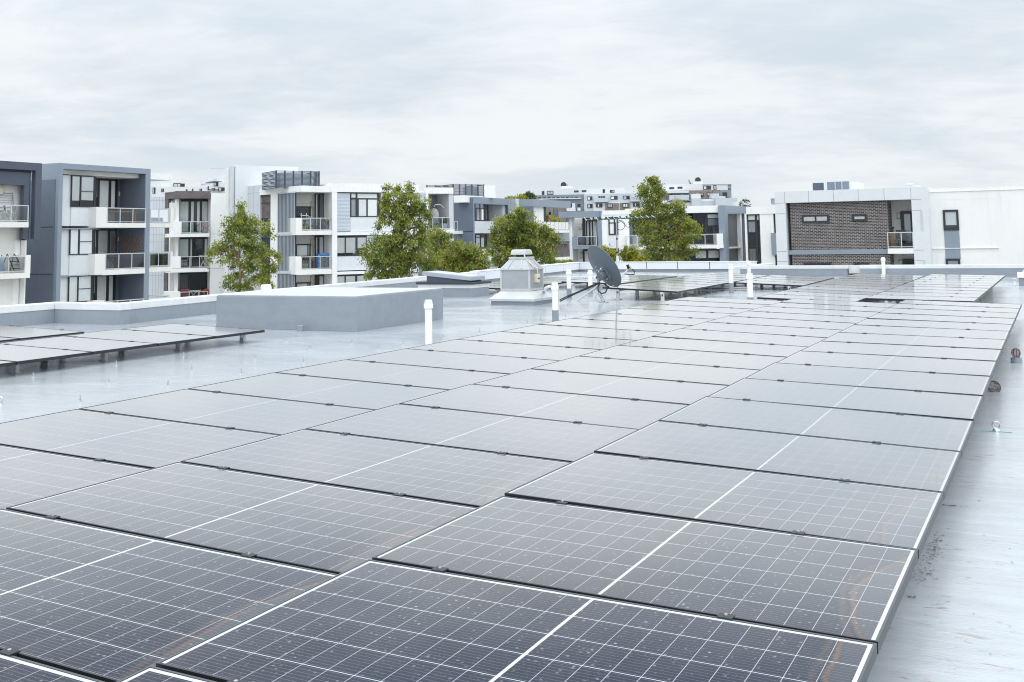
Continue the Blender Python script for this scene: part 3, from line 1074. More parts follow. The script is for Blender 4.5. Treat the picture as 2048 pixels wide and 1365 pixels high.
# ------------------------------------------------------------------ white and grey fan box at the far right
p = at_z(2038, 572)
t = thing('fan_box', 'white and grey vent box with a lifting handle by the far parapet', 'vent box', (p[0] + .2, p[1] + .2, 0))
MB().box(p[0], p[0] + .46, p[1], p[1] + .4, -.005, .20).build('base', M['coat'], t, bevel=.01)
MB().box(p[0] - .03, p[0] + .49, p[1] - .03, p[1] + .43, .20, .335).build('lid', M['pvc'], t, bevel=.02)
MB().tube([(p[0] + .10, p[1] + .1, .33), (p[0] + .12, p[1] + .1, .385), (p[0] + .36, p[1] + .1, .385), (p[0] + .38, p[1] + .1, .33)], .016, 8).build('handle', M['pvc'], t, True)
MB().ring((p[0] + .30, p[1] - .004, .10), (0, 1, 0), .07, .010, 20, 6).build('grille', M['black'], t)

# ------------------------------------------------------------------ perforated cable tray between the far arrays
q0, q1 = at_z(1398, 579.5, .02), at_z(1498, 580, .02)
t = thing('cable_tray', 'perforated steel cable tray on the roof between two far arrays', 'cable tray', q0)
dv = Vector(q1 - q0)
dl = dv.length
dv.normalize()
nv = Vector((-dv.y, dv.x, 0))
b = MB()
q0 = Vector((q0[0], q0[1], 0))
pts = [q0 - nv * .06, q0 + dv * dl - nv * .06, q0 + dv * dl + nv * .06, q0 + nv * .06]
b.hexa([(a.x, a.y, .02) for a in pts] + [(a.x, a.y, .075) for a in pts])
b.build('tray', M['galvlight'], t)
b = MB()
for k in range(26):
    c = q0 + dv * (dl * (k + .5) / 26) - nv * .0615
    b.add([(c.x - dv.x * .022, c.y - dv.y * .022, .040), (c.x + dv.x * .022, c.y + dv.y * .022, .040), (c.x + dv.x * .022, c.y + dv.y * .022, .056), (c.x - dv.x * .022, c.y - dv.y * .022, .056)], [(0, 1, 2, 3)])
b.build('slots', M['black'], t)

# ================================================================== SOLAR PANELS
PW, PD, PT, GAP = 1.755, 1.045, 0.035, 0.022
PITCH = PD + GAP
M['glass'] = m_panel_glass(PW, PD)


def panel_meshes():
    hw, hd = PW / 2, PD / 2
    lip = .009
    root = thing('solar_panel', 'x', 'solar panel', (0, 0, 0))
    b = MB()
    b.box(-hw, hw, -hd, -hd + lip, -PT, 0).box(-hw, hw, hd - lip, hd, -PT, 0)
    b.box(-hw, -hw + lip, -hd + lip, hd - lip, -PT, -.0002).box(hw - lip, hw, -hd + lip, hd - lip, -PT, -.0002)
    fr = b.build('frame', M['gasket'], root)
    b = MB().box(-hw + .0003, hw - .0003, hd - lip + .0003, hd - .0003, -.004, .0004)
    b.box(hw - lip + .001, hw - .0004, -hd + .0003, hd - .0003, -.004, .0003)
    b.box(-hw + .0004, -hw + lip - .001, -hd + .0003, hd - .0003, -.004, .0003)
    b.build('lip', M['lip'], fr)
    gl = MB().add([(-hw + lip - .001, -hd + lip - .001, -.0016), (hw - lip + .001, -hd + lip - .001, -.0016), (hw - lip + .001, hd - lip + .001, -.0016), (-hw + lip - .001, hd - lip + .001, -.0016)], [(0, 1, 2, 3)])
    gl.build('glass', M['glass'], root)
    MB().add([(-hw + lip, -hd + lip, -.007), (hw - lip, -hd + lip, -.007), (hw - lip, hd - lip, -.007), (-hw + lip, hd - lip, -.007)], [(3, 2, 1, 0)]).build('backsheet', M['white'], root)
    for u in (.165, .745):
        x = -hw + u * PW
        c = MB().box(x - .024, x + .024, hd - .008, hd + GAP + .008, .0008, .0045).box(x - .024, x + .024, hd + .004, hd + GAP - .004, -PT, .0008)
        c = c.build('clamp', M['gasket'], root)
        MB().lathe((x, hd + GAP / 2, .0045), [(.006, 0), (.006, .005)], 8).build('screw', M['steel'], c)
    return root


PROTO = panel_meshes()
first_used = [False]
LIFT3 = {1: .012, 2: 0, 3: -.014, 4: -.021, 5: -.016, 6: -.002, 7: .010, 8: .014, 9: .014, 10: .015, 11: .014, 12: .011, 13: .005, 14: .002, 15: -.003, 16: -.008}


jit = random.Random(21)


def copy_tree(o, parent=None):
    c = o.copy()
    COL.objects.link(c)
    c.parent = parent
    for ch in o.children:
        copy_tree(ch, c)
    return c


def column(x0, y0, zl, zr, dz, yaw, k0, k1, phrase, group, lift=None, rails=True, foot=0.0, ws=1.0):
    """one column of panels, long side across; rows k0..k1-1"""
    n = k1 - k0
    for k in range(k0, k1):
        def P(u, v):
            yy = v * PITCH if v in (k, ) else (v - 1) * PITCH + PD
            z = zl + (zr - zl) * u + dz * yy
            if lift:
                z += u * lift.get(v, 0.0 if v > 1 else .012)
            return Vector((x0 + PW * ws * u + yaw * yy, y0 + yy - yaw * PW * u, z))
        a, b_, c, d = P(0, k), P(1, k), P(0, k + 1), P(1, k + 1)
        ctr = (a + b_ + c + d) / 4
        ex_ = ((b_ + d) - (a + c)).normalized()
        ey_ = ((c + d) - (a + b_))
        ez = ex_.cross(ey_).normalized()
        ey_ = ez.cross(ex_)
        o = copy_tree(PROTO) if first_used[0] else PROTO
        first_used[0] = True
        o.matrix_world = Matrix.Translation(ctr) @ Matrix((ex_, ey_, ez)).transposed().to_4x4() @ Matrix.Rotation(R(jit.uniform(-.16, .16)), 4, 'X') @ Matrix.Rotation(R(jit.uniform(-.12, .12)), 4, 'Y') @ Matrix.Diagonal((ws, 1, 1, 1))
        o['label'] = 'solar panel, %s from the far end of the %s' % (ORD[k1 - 1 - k], phrase)
        o['group'] = group
    if not rails:
        return
    ya, yb = k0 * PITCH - .06, k1 * PITCH + .02
    for u, nm in ((.20, 'outer'), (.80, 'inner')):
        def Q(y, dzz):
            return Vector((x0 + PW * u + yaw * y, y0 + y, zl + (zr - zl) * u + dz * y - PT - .0015 + dzz))
        A_, B_ = Q(ya, 0), Q(yb, 0)
        t = thing('mounting_rail', 'aluminium rail under the %s half of the %s' % ({'outer': 'left', 'inner': 'right'}[nm], phrase), 'rail', (A_.x, A_.y, 0), 'rails carrying the panels')
        MB().hexa([A_ + Vector((-.02, 0, -.04)), A_ + Vector((.02, 0, -.04)), B_ + Vector((.02, 0, -.04)), B_ + Vector((-.02, 0, -.04)),
                   A_ + Vector((-.02, 0, 0)), A_ + Vector((.02, 0, 0)), B_ + Vector((.02, 0, 0)), B_ + Vector((-.02, 0, 0))]).build('rail', M['alu'], t)
        nf = max(2, int(round((yb - ya) / 1.2)))
        for i in range(nf):
            y = ya + .10 + (yb - ya - .2) * i / (nf - 1)
            q = Q(y, -.0405)
            b = MB().box(q.x - .035, q.x - .022, q.y - .025, q.y + .025, foot + .006, q.z + .03)
            b.box(q.x + .022, q.x + .035, q.y - .025, q.y + .025, foot + .006, q.z + .03)
            b.box(q.x - .0215, q.x + .0215, q.y - .02, q.y + .02, foot + .0065, max(foot + .02, q.z - .05))
            b.box(q.x - .06, q.x + .06, q.y - .035, q.y + .035, foot - .004, foot + .006)
            b.build('foot', M['alu'], t)


GM, GF, GL = 'panels of the large near array', 'panels of the far arrays', 'panels of the low array by the parapet'
column(-2.284, 2.365, .276, .223, .0018, 0, -3, 16, 'near array column by the wet strip', GM, LIFT3)
column(-4.185, 3.419, .285, .216, .0013, .0030, -4, 15, 'middle near array column', GM, ws=1.04)
column(-6.229, 5.669, .281, .216, .0027, .0129, -4, 13, 'near array column by the bolts', GM, ws=1.06)
column(-3.023, 20.024, .289, .255, .0035, .0089, 0, 10, 'far column by the fan box', GF)
column(-4.983, 20.249, .278, .210, .0021, .0002, 0, 11, 'far column below the brick building', GF)
column(-7.524, 28.231, .205, .130, .0087, .0071, 0, 4, 'short far column behind the vent pipes', GF)
column(-9.259, 23.324, .301, .206, -.0002, -.0248, 0, 9, 'far column right behind the dish', GF)
column(-12.60, 28.6, .20, .15, 0, -.01, 0, 5, 'far column half hidden by the dish', GF)
column(-14.42, 25.25, .20, .16, 0, 0, 0, 6, 'far column behind the exhaust fan', GF)
column(-12.08, 8.52, .225, .165, 0, -.004, -1, 4, 'low column facing the plinth', GL)
column(-13.86, 8.97, .30, .24, 0, 0, -1, 2, 'low column by the parapet', GL)

# leaf litter and grit washed up beside the panels
mb = MB()
lr = random.Random(5)
for (cx_, cy_, nn_, sx_, sy_) in [(*at_z(1866, 1100)[:2], 120, .020, .16), (*at_z(1845, 1150)[:2], 50, .03, .07), (*at_z(1898, 1012)[:2], 50, .06, .007), (*at_z(1824, 1196)[:2], 14, .008, .008), (*at_z(1846, 1020)[:2], 10, .02, .05), (*at_z(2000, 1255)[:2], 6, .2, .3), (*at_z(1985, 1080)[:2], 6, .2, .5)]:
    for k in range(nn_):
        x, y = lr.gauss(cx_, sx_), lr.gauss(cy_, sy_)
        a = lr.gauss(0, .5)
        l_, w_ = lr.uniform(.002, .011), lr.uniform(.001, .003)
        c_, s_ = math.cos(a), math.sin(a)
        mb.add([(x - c_ * l_, y - s_ * l_, .0015), (x + s_ * w_, y - c_ * w_, .004), (x + c_ * l_, y + s_ * l_, .003), (x - s_ * w_, y + c_ * w_, .002)], [(0, 1, 2, 3)])
M['litter'] = paint('brown_litter', (0.13, 0.07, 0.045), 0.9, var=.5, scale=40)
o = mb.build('leaf_litter', M['litter'])
o['kind'] = 'stuff'
tag(o, 'brown leaf litter washed up on the wet roof beside the panel edge', 'leaf litter')

# ================================================================== THE BUILDINGS BEYOND THE ROOF
GB = GROUND


def horizon(x):
    return 478 - .0165 * (x - 1024)


def vp_dir(x, y, slope):
    """direction, on the level, of lines that run at this slope in the photograph"""
    hx = (y - slope * x - 478 - .0165 * 1024) / (-.0165 - slope)
    v = ray(hx, horizon(hx))
    v = np.array([v[0], v[1], 0])
    return v / np.linalg.norm(v)


class Facade:
    """an upright plane with its own frame: s along it, n out of it towards the viewer, z up"""
    def __init__(self, px, d, axis, yref=470):
        p = at_d(px, yref, d)
        self.o = np.array([p[0], p[1], 0.0])
        if axis == 'X':
            dr = np.array([1.0, 0, 0])
        elif axis == 'Y':
            dr = np.array([0, 1.0, 0])
        else:
            dr = vp_dir(*axis)
        if dr @ np.array([MC[0][0], MC[1][0], 0]) < 0:      # s grows to the right
            dr = -dr
        self.d = dr
        n = np.array([dr[1], -dr[0], 0])
        if n @ self.o > 0:
            n = -n
        self.n = n

    @classmethod
    def through(cls, p, axis):
        f = cls.__new__(cls)
        f.o = np.array([p[0], p[1], 0.0])
        f.d = np.array([1.0, 0, 0]) if axis == 'X' else np.array([0, 1.0, 0])
        n = np.array([f.d[1], -f.d[0], 0])
        f.n = -n if n @ f.o > 0 else n
        return f

    def hit(self, px, py, n=0.0):
        v = ray(px, py)
        o = self.o + self.n * n
        t = (o @ self.n) / (v @ self.n)          # EYE lies on the z axis, so only z needs it
        p = EYE + v * t
        return float((p - self.o) @ self.d), float(p[2])

    def rect(self, r, n=0.0):
        x0, y0, x1, y1 = r
        xm, ym = (x0 + x1) / 2, (y0 + y1) / 2
        return self.hit(x0, ym, n)[0], self.hit(x1, ym, n)[0], self.hit(xm, y1, n)[1], self.hit(xm, y0, n)[1]

    def P(self, s, n, z):
        p = self.o + self.d * s + self.n * n
        return (p[0], p[1], z)

    def sbox(self, mb, s0, s1, z0, z1, n0, n1):
        return mb.hexa([self.P(s0, n1, z0), self.P(s1, n1, z0), self.P(s1, n0, z0), self.P(s0, n0, z0),
                        self.P(s0, n1, z1), self.P(s1, n1, z1), self.P(s1, n0, z1), self.P(s0, n0, z1)])

    def box(self, mb, r, n0, n1):
        s0, s1, z0, z1 = self.rect(r, n1)
        return self.sbox(mb, s0, s1, z0, z1, n0, n1)

    def part(self, name, root, mat, *items, bevel=0.0, label=None):
        mb = MB()
        for r, n0, n1 in items:
            self.box(mb, r, n0, n1)
        o = mb.build(name, M[mat], root, bevel=bevel)
        if label:
            o['label'] = label
        return o

    def window(self, root, r, n=0.0, vx=(), hy=(), blinds=(), mat='blind', name='window', fw=.07, room='room', label=None, frame='dark', pane=True):
        """dark frame with mullions, glass, blinds behind it and a dark sheet in place of the unlit room; vx, hy: bar places 0..1; blinds: (x0,y0,x1,y1) 0..1 from the top left"""
        s0, s1, z0, z1 = self.rect(r, n)
        mb = MB()
        q = .0
        for a, b, c, d in ((s0, s0 + fw, z0, z1), (s1 - fw, s1, z0, z1), (s0 + fw, s1 - fw, z1 - fw, z1), (s0 + fw, s1 - fw, z0, z0 + fw)):
            self.sbox(mb, a, b, c, d, n - .06, n + .02)
        for v in vx:
            v, wd = v if isinstance(v, tuple) else (v, fw * .8)
            c = s0 + (s1 - s0) * v
            self.sbox(mb, c - wd / 2, c + wd / 2, z0 + fw, z1 - fw, n - .06, n + .012)
        for h in hy:
            h, f0, f1 = h if isinstance(h, tuple) else (h, 0, 1)
            c = z1 - (z1 - z0) * h
            self.sbox(mb, max(s0 + fw, s0 + (s1 - s0) * f0), min(s1 - fw, s0 + (s1 - s0) * f1), c - fw * .4, c + fw * .4, n - .06, n + .008)
        w_ = mb.build(name, M[frame], root)
        if label:
            w_['label'] = label
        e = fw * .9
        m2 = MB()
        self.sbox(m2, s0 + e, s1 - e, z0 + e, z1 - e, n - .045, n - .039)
        m2.build('dark_backing', M[room], w_)  # thin sheet; the darkness of the unlit room is painted on it
        if blinds:
            for i, bl in enumerate(blinds):
                a, b, c, d = bl[:4]
                m3 = MB()
                self.sbox(m3, max(s0 + e, s0 + (s1 - s0) * a), min(s1 - e, s0 + (s1 - s0) * c), max(z0 + e, z1 - (z1 - z0) * d), min(z1 - e, z1 - (z1 - z0) * b), n - .036, n - .030)
                m3.build('blind', M[bl[4] if len(bl) > 4 else mat], w_)
        if not pane:
            return w_
        m4 = MB().add([self.P(s0 + e, n - .018, z0 + e), self.P(s1 - e, n - .018, z0 + e), self.P(s1 - e, n - .018, z1 - e), self.P(s0 + e, n - .018, z1 - e)], [(0, 1, 2, 3)])
        m4.build('pane', M['pane'], w_)
        return w_

    def balustrade(self, root, r, n, posts=(0, .33, .66, 1), glass='balglass', th=.05):
        s0, s1, z0, z1 = self.rect(r, n)
        mb = MB()
        self.sbox(mb, s0, s1, z1 - .05, z1, n - .03, n + .03)
        self.sbox(mb, s0, s1, z0 + .05, z0 + .09, n - .02, n + .02)
        for p in posts:
            c = s0 + (s1 - s0) * p
            c = min(max(c, s0 + th / 2), s1 - th / 2)
            self.sbox(mb, c - th / 2, c + th / 2, z0, z1 - .05, n - .025, n + .025)
        o = mb.build('balustrade', M['rail'], root)
        g = MB().add([self.P(s0 + .01, n - .005, z0 + .09), self.P(s1 - .01, n - .005, z0 + .09), self.P(s1 - .01, n - .005, z1 - .05), self.P(s0 + .01, n - .005, z1 - .05)], [(0, 1, 2, 3)])
        g.build('glass', M[glass], o)
        return o

    def lamp(self, root, x, y, n, sx=.16, sz=.34):
        s, z = self.hit(x, y, n)
        mb = MB()
        vs, K = [], 14
        for dn, k_ in ((0, 1.0), (.07, .95), (.10, .7)):
            for k in range(K):
                a = 2 * math.pi * k / K
                ca, sa = math.cos(a), math.sin(a)
                vs.append(self.P(s + sx / 2 * k_ * (abs(ca) ** .7) * (1 if ca > 0 else -1), n + dn, z + sz / 2 * k_ * (abs(sa) ** .7) * (1 if sa > 0 else -1)))
        fs = [(i * K + k, i * K + (k + 1) % K, (i + 1) * K + (k + 1) % K, (i + 1) * K + k) for i in range(2) for k in range(K)] + [tuple(2 * K + k for k in range(K))]
        mb.add(vs, fs)
        l = mb.build('wall_lamp', M['lampglass'], root, True)
        m2 = MB()
        self.sbox(m2, s - sx * .58, s + sx * .58, z - sz * .55, z + sz * .55, n + .001, n + .02)
        m2.build('rim', M['greybox'], l, bevel=.01)

    def root(self, name, label, cat, px, n=0, group=None):
        s = self.hit(px, 470)[0]
        p = self.P(s, n, GB)
        return thing(name, label, cat, p, group)


def zc(ox, oy, k):
    return lambda *r: tuple((ox + v / k) if i % 2 == 0 else (oy + v / k) for i, v in enumerate(r))


za = zc(0, 310, 8.03)       # crops of the photograph in which rectangles below were measured
zb = zc(0, 460, 8.03)
z1_ = zc(0, 300, 4.014)
z2_ = zc(300, 300, 4.014)
z3_ = zc(600, 300, 4.014)
z3b = zc(290, 330, 9.75)
z4b = zc(290, 460, 9.75)
z4_ = zc(900, 330, 4.403)
z5_ = zc(1200, 330, 4.403)
z5b = zc(1050, 350, 8.533)
z6_ = zc(1500, 330, 4.403)
z6b = zc(1280, 340, 8.533)
z7b = zc(560, 360, 6.827)
z7_ = zc(1700, 330, 4.402)
z8b = zc(850, 360, 6.606)
z9_ = zc(1090, 430, 12.41)
zf_ = zc(1540, 350, 5.689)
GRP = 'apartment buildings round the roof'

# ------------------------------------------------------------------ A: charcoal framed block at the left edge
F = Facade(60, 60, 'Y')
rt = F.root('apartment_building', 'white apartment block with a charcoal frame at the left edge', 'building', 0, -4, GRP)
sA = F.hit(76, 400)[0]
pw = np.array(F.P(sA - .64, 0, 0))
nA = float(on_y(43, 400, pw[1])[0] - F.o[0])        # depth of the recess
mb = MB()
F.sbox(mb, sA - 16, sA - .64, GB, F.hit(20, 325)[1] - .3, -9, nA)
mb.build('wall', M['cream'], rt)
mb = MB()
ztop = F.hit(38, 325)[1]
zb0 = F.hit(70, 478.7)[1]
F.sbox(mb, sA - 16, sA, ztop - .42, ztop, nA - .1, .25)
F.sbox(mb, sA - .40, sA, zb0, ztop - .42, -.05, .25)
F.sbox(mb, sA - .95, sA - .62, zb0, ztop - 1.252, -.25, .045)
F.sbox(mb, sA - 16, sA - .62, ztop - 1.25, ztop - .55, -.25, .05)
F.sbox(mb, sA - .62, sA - .40, zb0 + .02, ztop - .42, -.4, -.15)
F.sbox(mb, sA - 16, sA - .40, ztop - .55, ztop - .42, -.4, -.1)
mb.build('frame', M['navy'], rt)
mb = MB()
F.sbox(mb, sA - .63, sA - .58, zb0 - .05, ztop - .43, nA, -.26)
mb.build('side_wall', M['charslat'], rt)
mb = MB()
F.sbox(mb, sA - .70, sA - .64, GB, zb0 - .06, nA - .3, nA + .5)
F.sbox(mb, sA - 1.1, sA - .75, GB, zb0 - .06, nA - .1, nA + .12)
mb.build('column', M['white'], rt)
for (ry, rs, wl, po) in ((za(-60, 805, 455, 1080), za(-60, 1080, 460, 1165), None, (0, .45, 1)), (zb(-60, 425, 410, 690), zb(-60, 700, 480, 785), zb(410, 405, 490, 700), (0, .41, 1))):
    b_ = F.part('balcony', rt, 'cream', (rs, nA, .55), *([(wl, nA + .1, .551)] if wl else []))
    F.balustrade(b_, ry, .48, po)
b_ = F.part('balcony', rt, 'cream', (zb(-60, 1540, 480, 1640), -2.2, .55))
F.lamp(rt, 1.0, 379, nA, .3, .62)

# ------------------------------------------------------------------ B: slate blue framed block with three balconies
F = Facade(300, 69.5, 'Y')
rt = F.root('apartment_building', 'slate blue framed apartment block with three stacked balconies and a timber trellis', 'building', 200, -4, GRP)
s0, zt0 = F.hit(118.5, 326)
s1, zt1 = F.hit(301.5, 338.6)
zt = (zt0 + zt1) / 2
mb = MB()
F.sbox(mb, s0, s1, zt - .33, zt, -10, 0)
F.sbox(mb, s0, s0 + .30, GB, zt - .33, -10, -.002)
F.sbox(mb, s1 - .42, s1, GB, zt - .33, -10, -.002)
mb.build('frame', M['bluelight'], rt)
mb = MB()
F.sbox(mb, s0 - .04, s0 - .003, GB, zt - .95, -9.9, -.25)
mb.build('side_wall', M['blue'], rt)
mb = MB()
for dn in (-3.2,):
    F.sbox(mb, s0 - .05, s0 - .041, GB, zt - .99, dn - .015, dn + .015)
for z_ in (F.hit(110, 454)[1], F.hit(108, 549)[1]):
    F.sbox(mb, s0 - .05, s0 - .041, z_ - .02, z_ + .02, -9.8, -.28)
mb.build('joint', M['charcoal'], rt)
mb = MB()
F.sbox(mb, s0 + .30, s1 - .42, GB, zt - .33, -9.9, -2.4)
mb.build('back_wall', M['midgrey'], rt)
mb = MB()
sd = F.hit(235, 400, -2.2)[0]
F.sbox(mb, sd, s1 - .421, GB, zt - .34, -2.39, -2.2)
mb.build('rear_wall', M['blue'], rt)
s0i = s0 + .31
mb = MB()
F.sbox(mb, s1 - .428, s1 - .4205, GB, zt - .34, -2.2, -.02)
mb.build('return_wall', M['blue'], rt)
BR = Facade.through(F.P(s1 - .43, 0, 0), 'X')
# white soffit beam
F.part('soffit_beam', rt, 'white', (z1_(490, 148, 1113, 212), -2.2, -.6))
LV = [dict(pan=z1_(488, 205, 575, 612), win=z1_(573, 209, 768, 460), sp=z1_(572, 462, 774, 612), bw=z1_(772, 460, 858, 625), gl=z1_(858, 467, 1168, 588), sl=z1_(835, 588, 1172, 625), door=z1_(768, 240, 942, 480), lamp=z1_(958, 355)),
      dict(pan=z1_(470, 630, 562, 1008), win=z1_(560, 634, 757, 842), sp=z1_(558, 844, 768, 1008), bw=z1_(760, 836, 845, 1003), gl=z1_(845, 830, 1161, 960), sl=z1_(820, 958, 1165, 1000), door=z1_(757, 640, 935, 870), lamp=z1_(949, 718)),
      dict(pan=z1_(458, 1012, 552, 1420), win=z1_(550, 1012, 747, 1222), sp=z1_(548, 1224, 758, 1420), bw=z1_(752, 1212, 838, 1420), gl=z1_(838, 1205, 1150, 1320), sl=z1_(810, 1330, 1155, 1420), door=z1_(747, 1005, 925, 1240), lamp=z1_(940, 1075))]
for i, L in enumerate(LV):
    F.part('wall_panel', rt, 'offwhite', (L['pan'], -2.3, -.5))
    F.part('spandrel', rt, 'offwhite', (L['sp'], -2.3, -.42))
    bl = [(0, 0, .34, .80 if i == 0 else .99), (.41, 0, .93, .78 if i == 0 else .97)]
    if i == 2:
        bl = [(0, 0, .36, 1, 'vblind'), (.42, 0, .95, 1, 'vblind')]
    F.window(rt, L['win'], -.40, vx=((.38, .09), (.95, .12)), hy=((.50, .38, 1),), blinds=bl, fw=.05)
    F.window(rt, L['door'], -2.05, vx=((.12, .14), (.66, .16)), blinds=((0, 0, .12, .6), (.2, 0, .6, 1), (.72, 0, .9, 1)), name='sliding_door')
    b_ = F.part('balcony', rt, 'cream', (L['sl'], -2.2, .16), (L['bw'], -2.1, .161))
    F.balustrade(b_, L['gl'], .10, (0, .33, .66, 1))
    BR.lamp(rt, *L['lamp'], 0, .16, .34)
    x_, y_ = L['bw'][0], L['sl'][3]
    F.part('downpipe', rt, 'midgrey', ((L['sp'][0] - 18, y_ + 1.2, x_ + 6, y_ + 3.4), -.6, -.30)) if i < 2 else None
BLUE = F

# rear bay of the same block: slab roof and three glazed balconies
t2 = F.root('apartment_building', 'white end bay with a slab roof and glazed corner balconies behind the slate blue block', 'building', 325, -3, GRP)
n0 = -3.4
mb = MB()
sE = F.hit(344, 400, n0 + .9)[0]
zz1, zz0 = F.hit(322, 347, n0 + .9)[1], F.hit(322, 360, n0 + .9)[1]
F.sbox(mb, s1 + .05, sE, zz0, zz1, -9, n0 + .9)
mb.build('roof_slab', M['white'], t2)
mb = MB()
F.sbox(mb, s1 + .05, s1 + 1.0, GB, zz0, -9, n0 - .3)
mb.build('wall', M['cream'], t2)
for (sl, gl, ew) in ((z3b(95, 1140, 545, 1222), z3b(100, 865, 465, 1135), z3b(500, 850, 556, 1225)), (z4b(80, 730, 530, 815), z4b(85, 438, 455, 720), z4b(495, 425, 537, 815)), (z4b(72, 1330, 515, 1480), z4b(70, 1285, 440, 1365), z4b(478, 1275, 515, 1480))):
    b_ = F.part('balcony', t2, 'cream', (sl, n0 - 2.4, n0 + .9), (ew, n0 - 2.3, n0 + .901))
    F.balustrade(b_, gl, n0 + .84, (0, .47, 1))
    if gl[1] > 495 and gl[1] < 530:
        F.part('leafy_screen', b_, 'hedge', ((gl[0] + 1, gl[1] + 4, gl[2] - 1, gl[3] - 2), n0 + .76, n0 + .80))

# ------------------------------------------------------------------ C: brick topped block behind
F = Facade(380, 93, (410, 383, .003))
rt = F.root('apartment_building', 'white apartment block with a dark brick top and full width balconies', 'building', 385, -5, GRP)
FL = Facade(351, 93.3, (340, 392, -.11))
sL = F.hit(351.5, 430)[0]
sR = F.hit(459, 430)[0]
mb = MB()
zt = F.hit(380, 383)[1]
F.sbox(mb, sL - .2, sR, GB, zt - .9, -4, -1.7)
mb.build('wall', M['white'], rt)
F.part('brick_top', rt, 'brickgrey', (z3b(600, 512, 1278, 658), -6, 0))
mb = MB()
a0 = FL.hit(329, 430)[0]
a1 = FL.hit(351, 430)[0]
zt2 = FL.hit(340, 384.5)[1]
zl2 = FL.hit(340, 398)[1]
FL.sbox(mb, a0, a1, zl2, zt2, -.3, 0)
FL.sbox(mb, a0, a0 + (a1 - a0) * .30, GB, zl2, -.3, -.02)
mb.build('brick_side', M['brickgrey'], rt)
mb = MB()
FL.sbox(mb, a0 + (a1 - a0) * .31, a1 - .05, GB, zl2, -.45, -.35)
mb.build('side_panel', M['midgrey'], rt)
mb = MB()
q0_, q1_ = F.hit(298, 450, -.9)[0], F.hit(329, 450, -.9)[0]
F.sbox(mb, q0_, q1_, GB, F.hit(315, 394, -.9)[1], -1.2, -.9)
mb.build('grey_cladding', M['palegrey'], rt)
mb = MB()
for q in (.30, .48, .66, .84):
    s_ = q0_ + (q1_ - q0_) * q
    F.sbox(mb, s_ - .015, s_ + .015, GB, F.hit(315, 394, -.9)[1] - .02, -.9, -.893)
for py_ in (401, 470, 484, 551):
    z_ = F.hit(316, py_, -.9)[1]
    F.sbox(mb, q0_, q1_, z_ - .015, z_ + .015, -.9, -.891)
mb.build('joint', M['midgrey'], rt)
F.part('plain_wall', rt, 'white', (z3b(1276, 556, 1648, 2640), -5, -.05))
mb = MB()
for py_ in (338, 468.2, 537.2):
    s_, z_ = F.hit(438, py_, -.05)
    F.sbox(mb, F.hit(420, 470)[0], sR - .1, z_ - .012, z_ + .012, -.05, -.044)
mb.build('joint', M['midgrey'], rt)
F.part('column', rt, 'cream', (z3b(605, 660, 652, 2640), -1.72, -.6))
ops = [(z3b(650, 682, 1258, 1340), ((.36, .22), (.72, .20)), ((.03, .02, .34, 1, 'vblind'), (.40, .02, .49, 1), (.60, .02, .70, 1), (.76, .02, 1, 1, 'vblind'))),
       (z4b(637, 148, 1250, 745), ((.37, .18), (.46, .05)), ((.04, .02, .36, 1, 'vblind'), (.39, .02, .46, 1), (.86, .02, 1, 1, 'vblind'))),
       (z4b(620, 832, 1236, 1420), ((.40, .14), (.75, .05)), ((.08, .02, .36, .95, 'corrdark'),))]
for r, vx, bl in ops:
    F.window(rt, r, -1.55, vx=vx, blinds=bl, name='sliding_door', fw=.16)
for sl, gl, up_ in ((z3b(425, 1340, 1258, 1408), z3b(705, 1105, 1255, 1332), z3b(545, 1105, 706, 1342)), (z4b(418, 752, 1246, 828), z4b(690, 518, 1246, 742), z4b(535, 520, 691, 753)), (z4b(395, 1345, 1236, 1480), z4b(680, 1203, 1228, 1345), z4b(395, 1208, 681, 1346))):
    b_ = F.part('balcony', rt, 'white', (sl, -1.8, .35), (up_, -1.5, .351))
    F.balustrade(b_, gl, .28, (0, .33, .67, 1))
BRICKC = F

# ------------------------------------------------------------------ D: white block with stair tower, louvre screens and balconies
DC = 85
F = Facade(596, DC, (760, 370, .013))
G = Facade(596, DC, (520, 375, -.088))
rt = F.root('apartment_building', 'long white apartment block with grey louvre screens, balconies and a tall stair tower', 'building', 640, -5, GRP)
sD1 = F.hit(908, 450)[0]
ztD = F.hit(660, 376)[1]
mb = MB()
F.sbox(mb, .02, sD1 - .2, GB, ztD - .25, -11, -2.3)
mb.build('wall', M['white'], rt)
# left wing
gs0 = G.hit(469, 450)[0]
mb = MB()
ztG = G.hit(495, 373)[1]
G.sbox(mb, gs0, G.hit(520, 450)[0], GB, ztG, -8, 0)
mb.build('grey_cladding', M['palegrey'], rt)
mb = MB()
for f_ in (.25, .5, .75):
    s_ = gs0 + (G.hit(520, 450)[0] - gs0) * f_
    G.sbox(mb, s_ - .015, s_ + .015, GB, ztG - .02, 0, .006)
z_ = G.hit(495, 387.5)[1]
G.sbox(mb, gs0, G.hit(520, 450)[0], z_ - .015, z_ + .015, 0, .007)
mb.build('joint', M['midgrey'], rt)
ga, gb_, gc, gd = G.hit(519.5, 450)[0], G.hit(542, 450)[0], G.hit(556, 450)[0], G.hit(593, 450)[0]
mb = MB()
zgt = G.hit(560, 376)[1]
G.sbox(mb, ga + .01, gb_, G.hit(531, 390)[1], zgt, -7, .05)
G.sbox(mb, gb_, gc, GB, zgt, -7, .051)
G.sbox(mb, gc, gd + .8, G.hit(575, 386)[1], zgt + .02, -7, .10)
mb.build('wall', M['white'], rt)
G.window(rt, (520.2, 391.5, 541.5, 470), -.12, hy=(.2, .6), blinds=((0, 0, 1, .58, 'brickgrey'),), fw=.12, pane=False)  # brick-coloured blind paints the reflection of a brick wall; glass left out
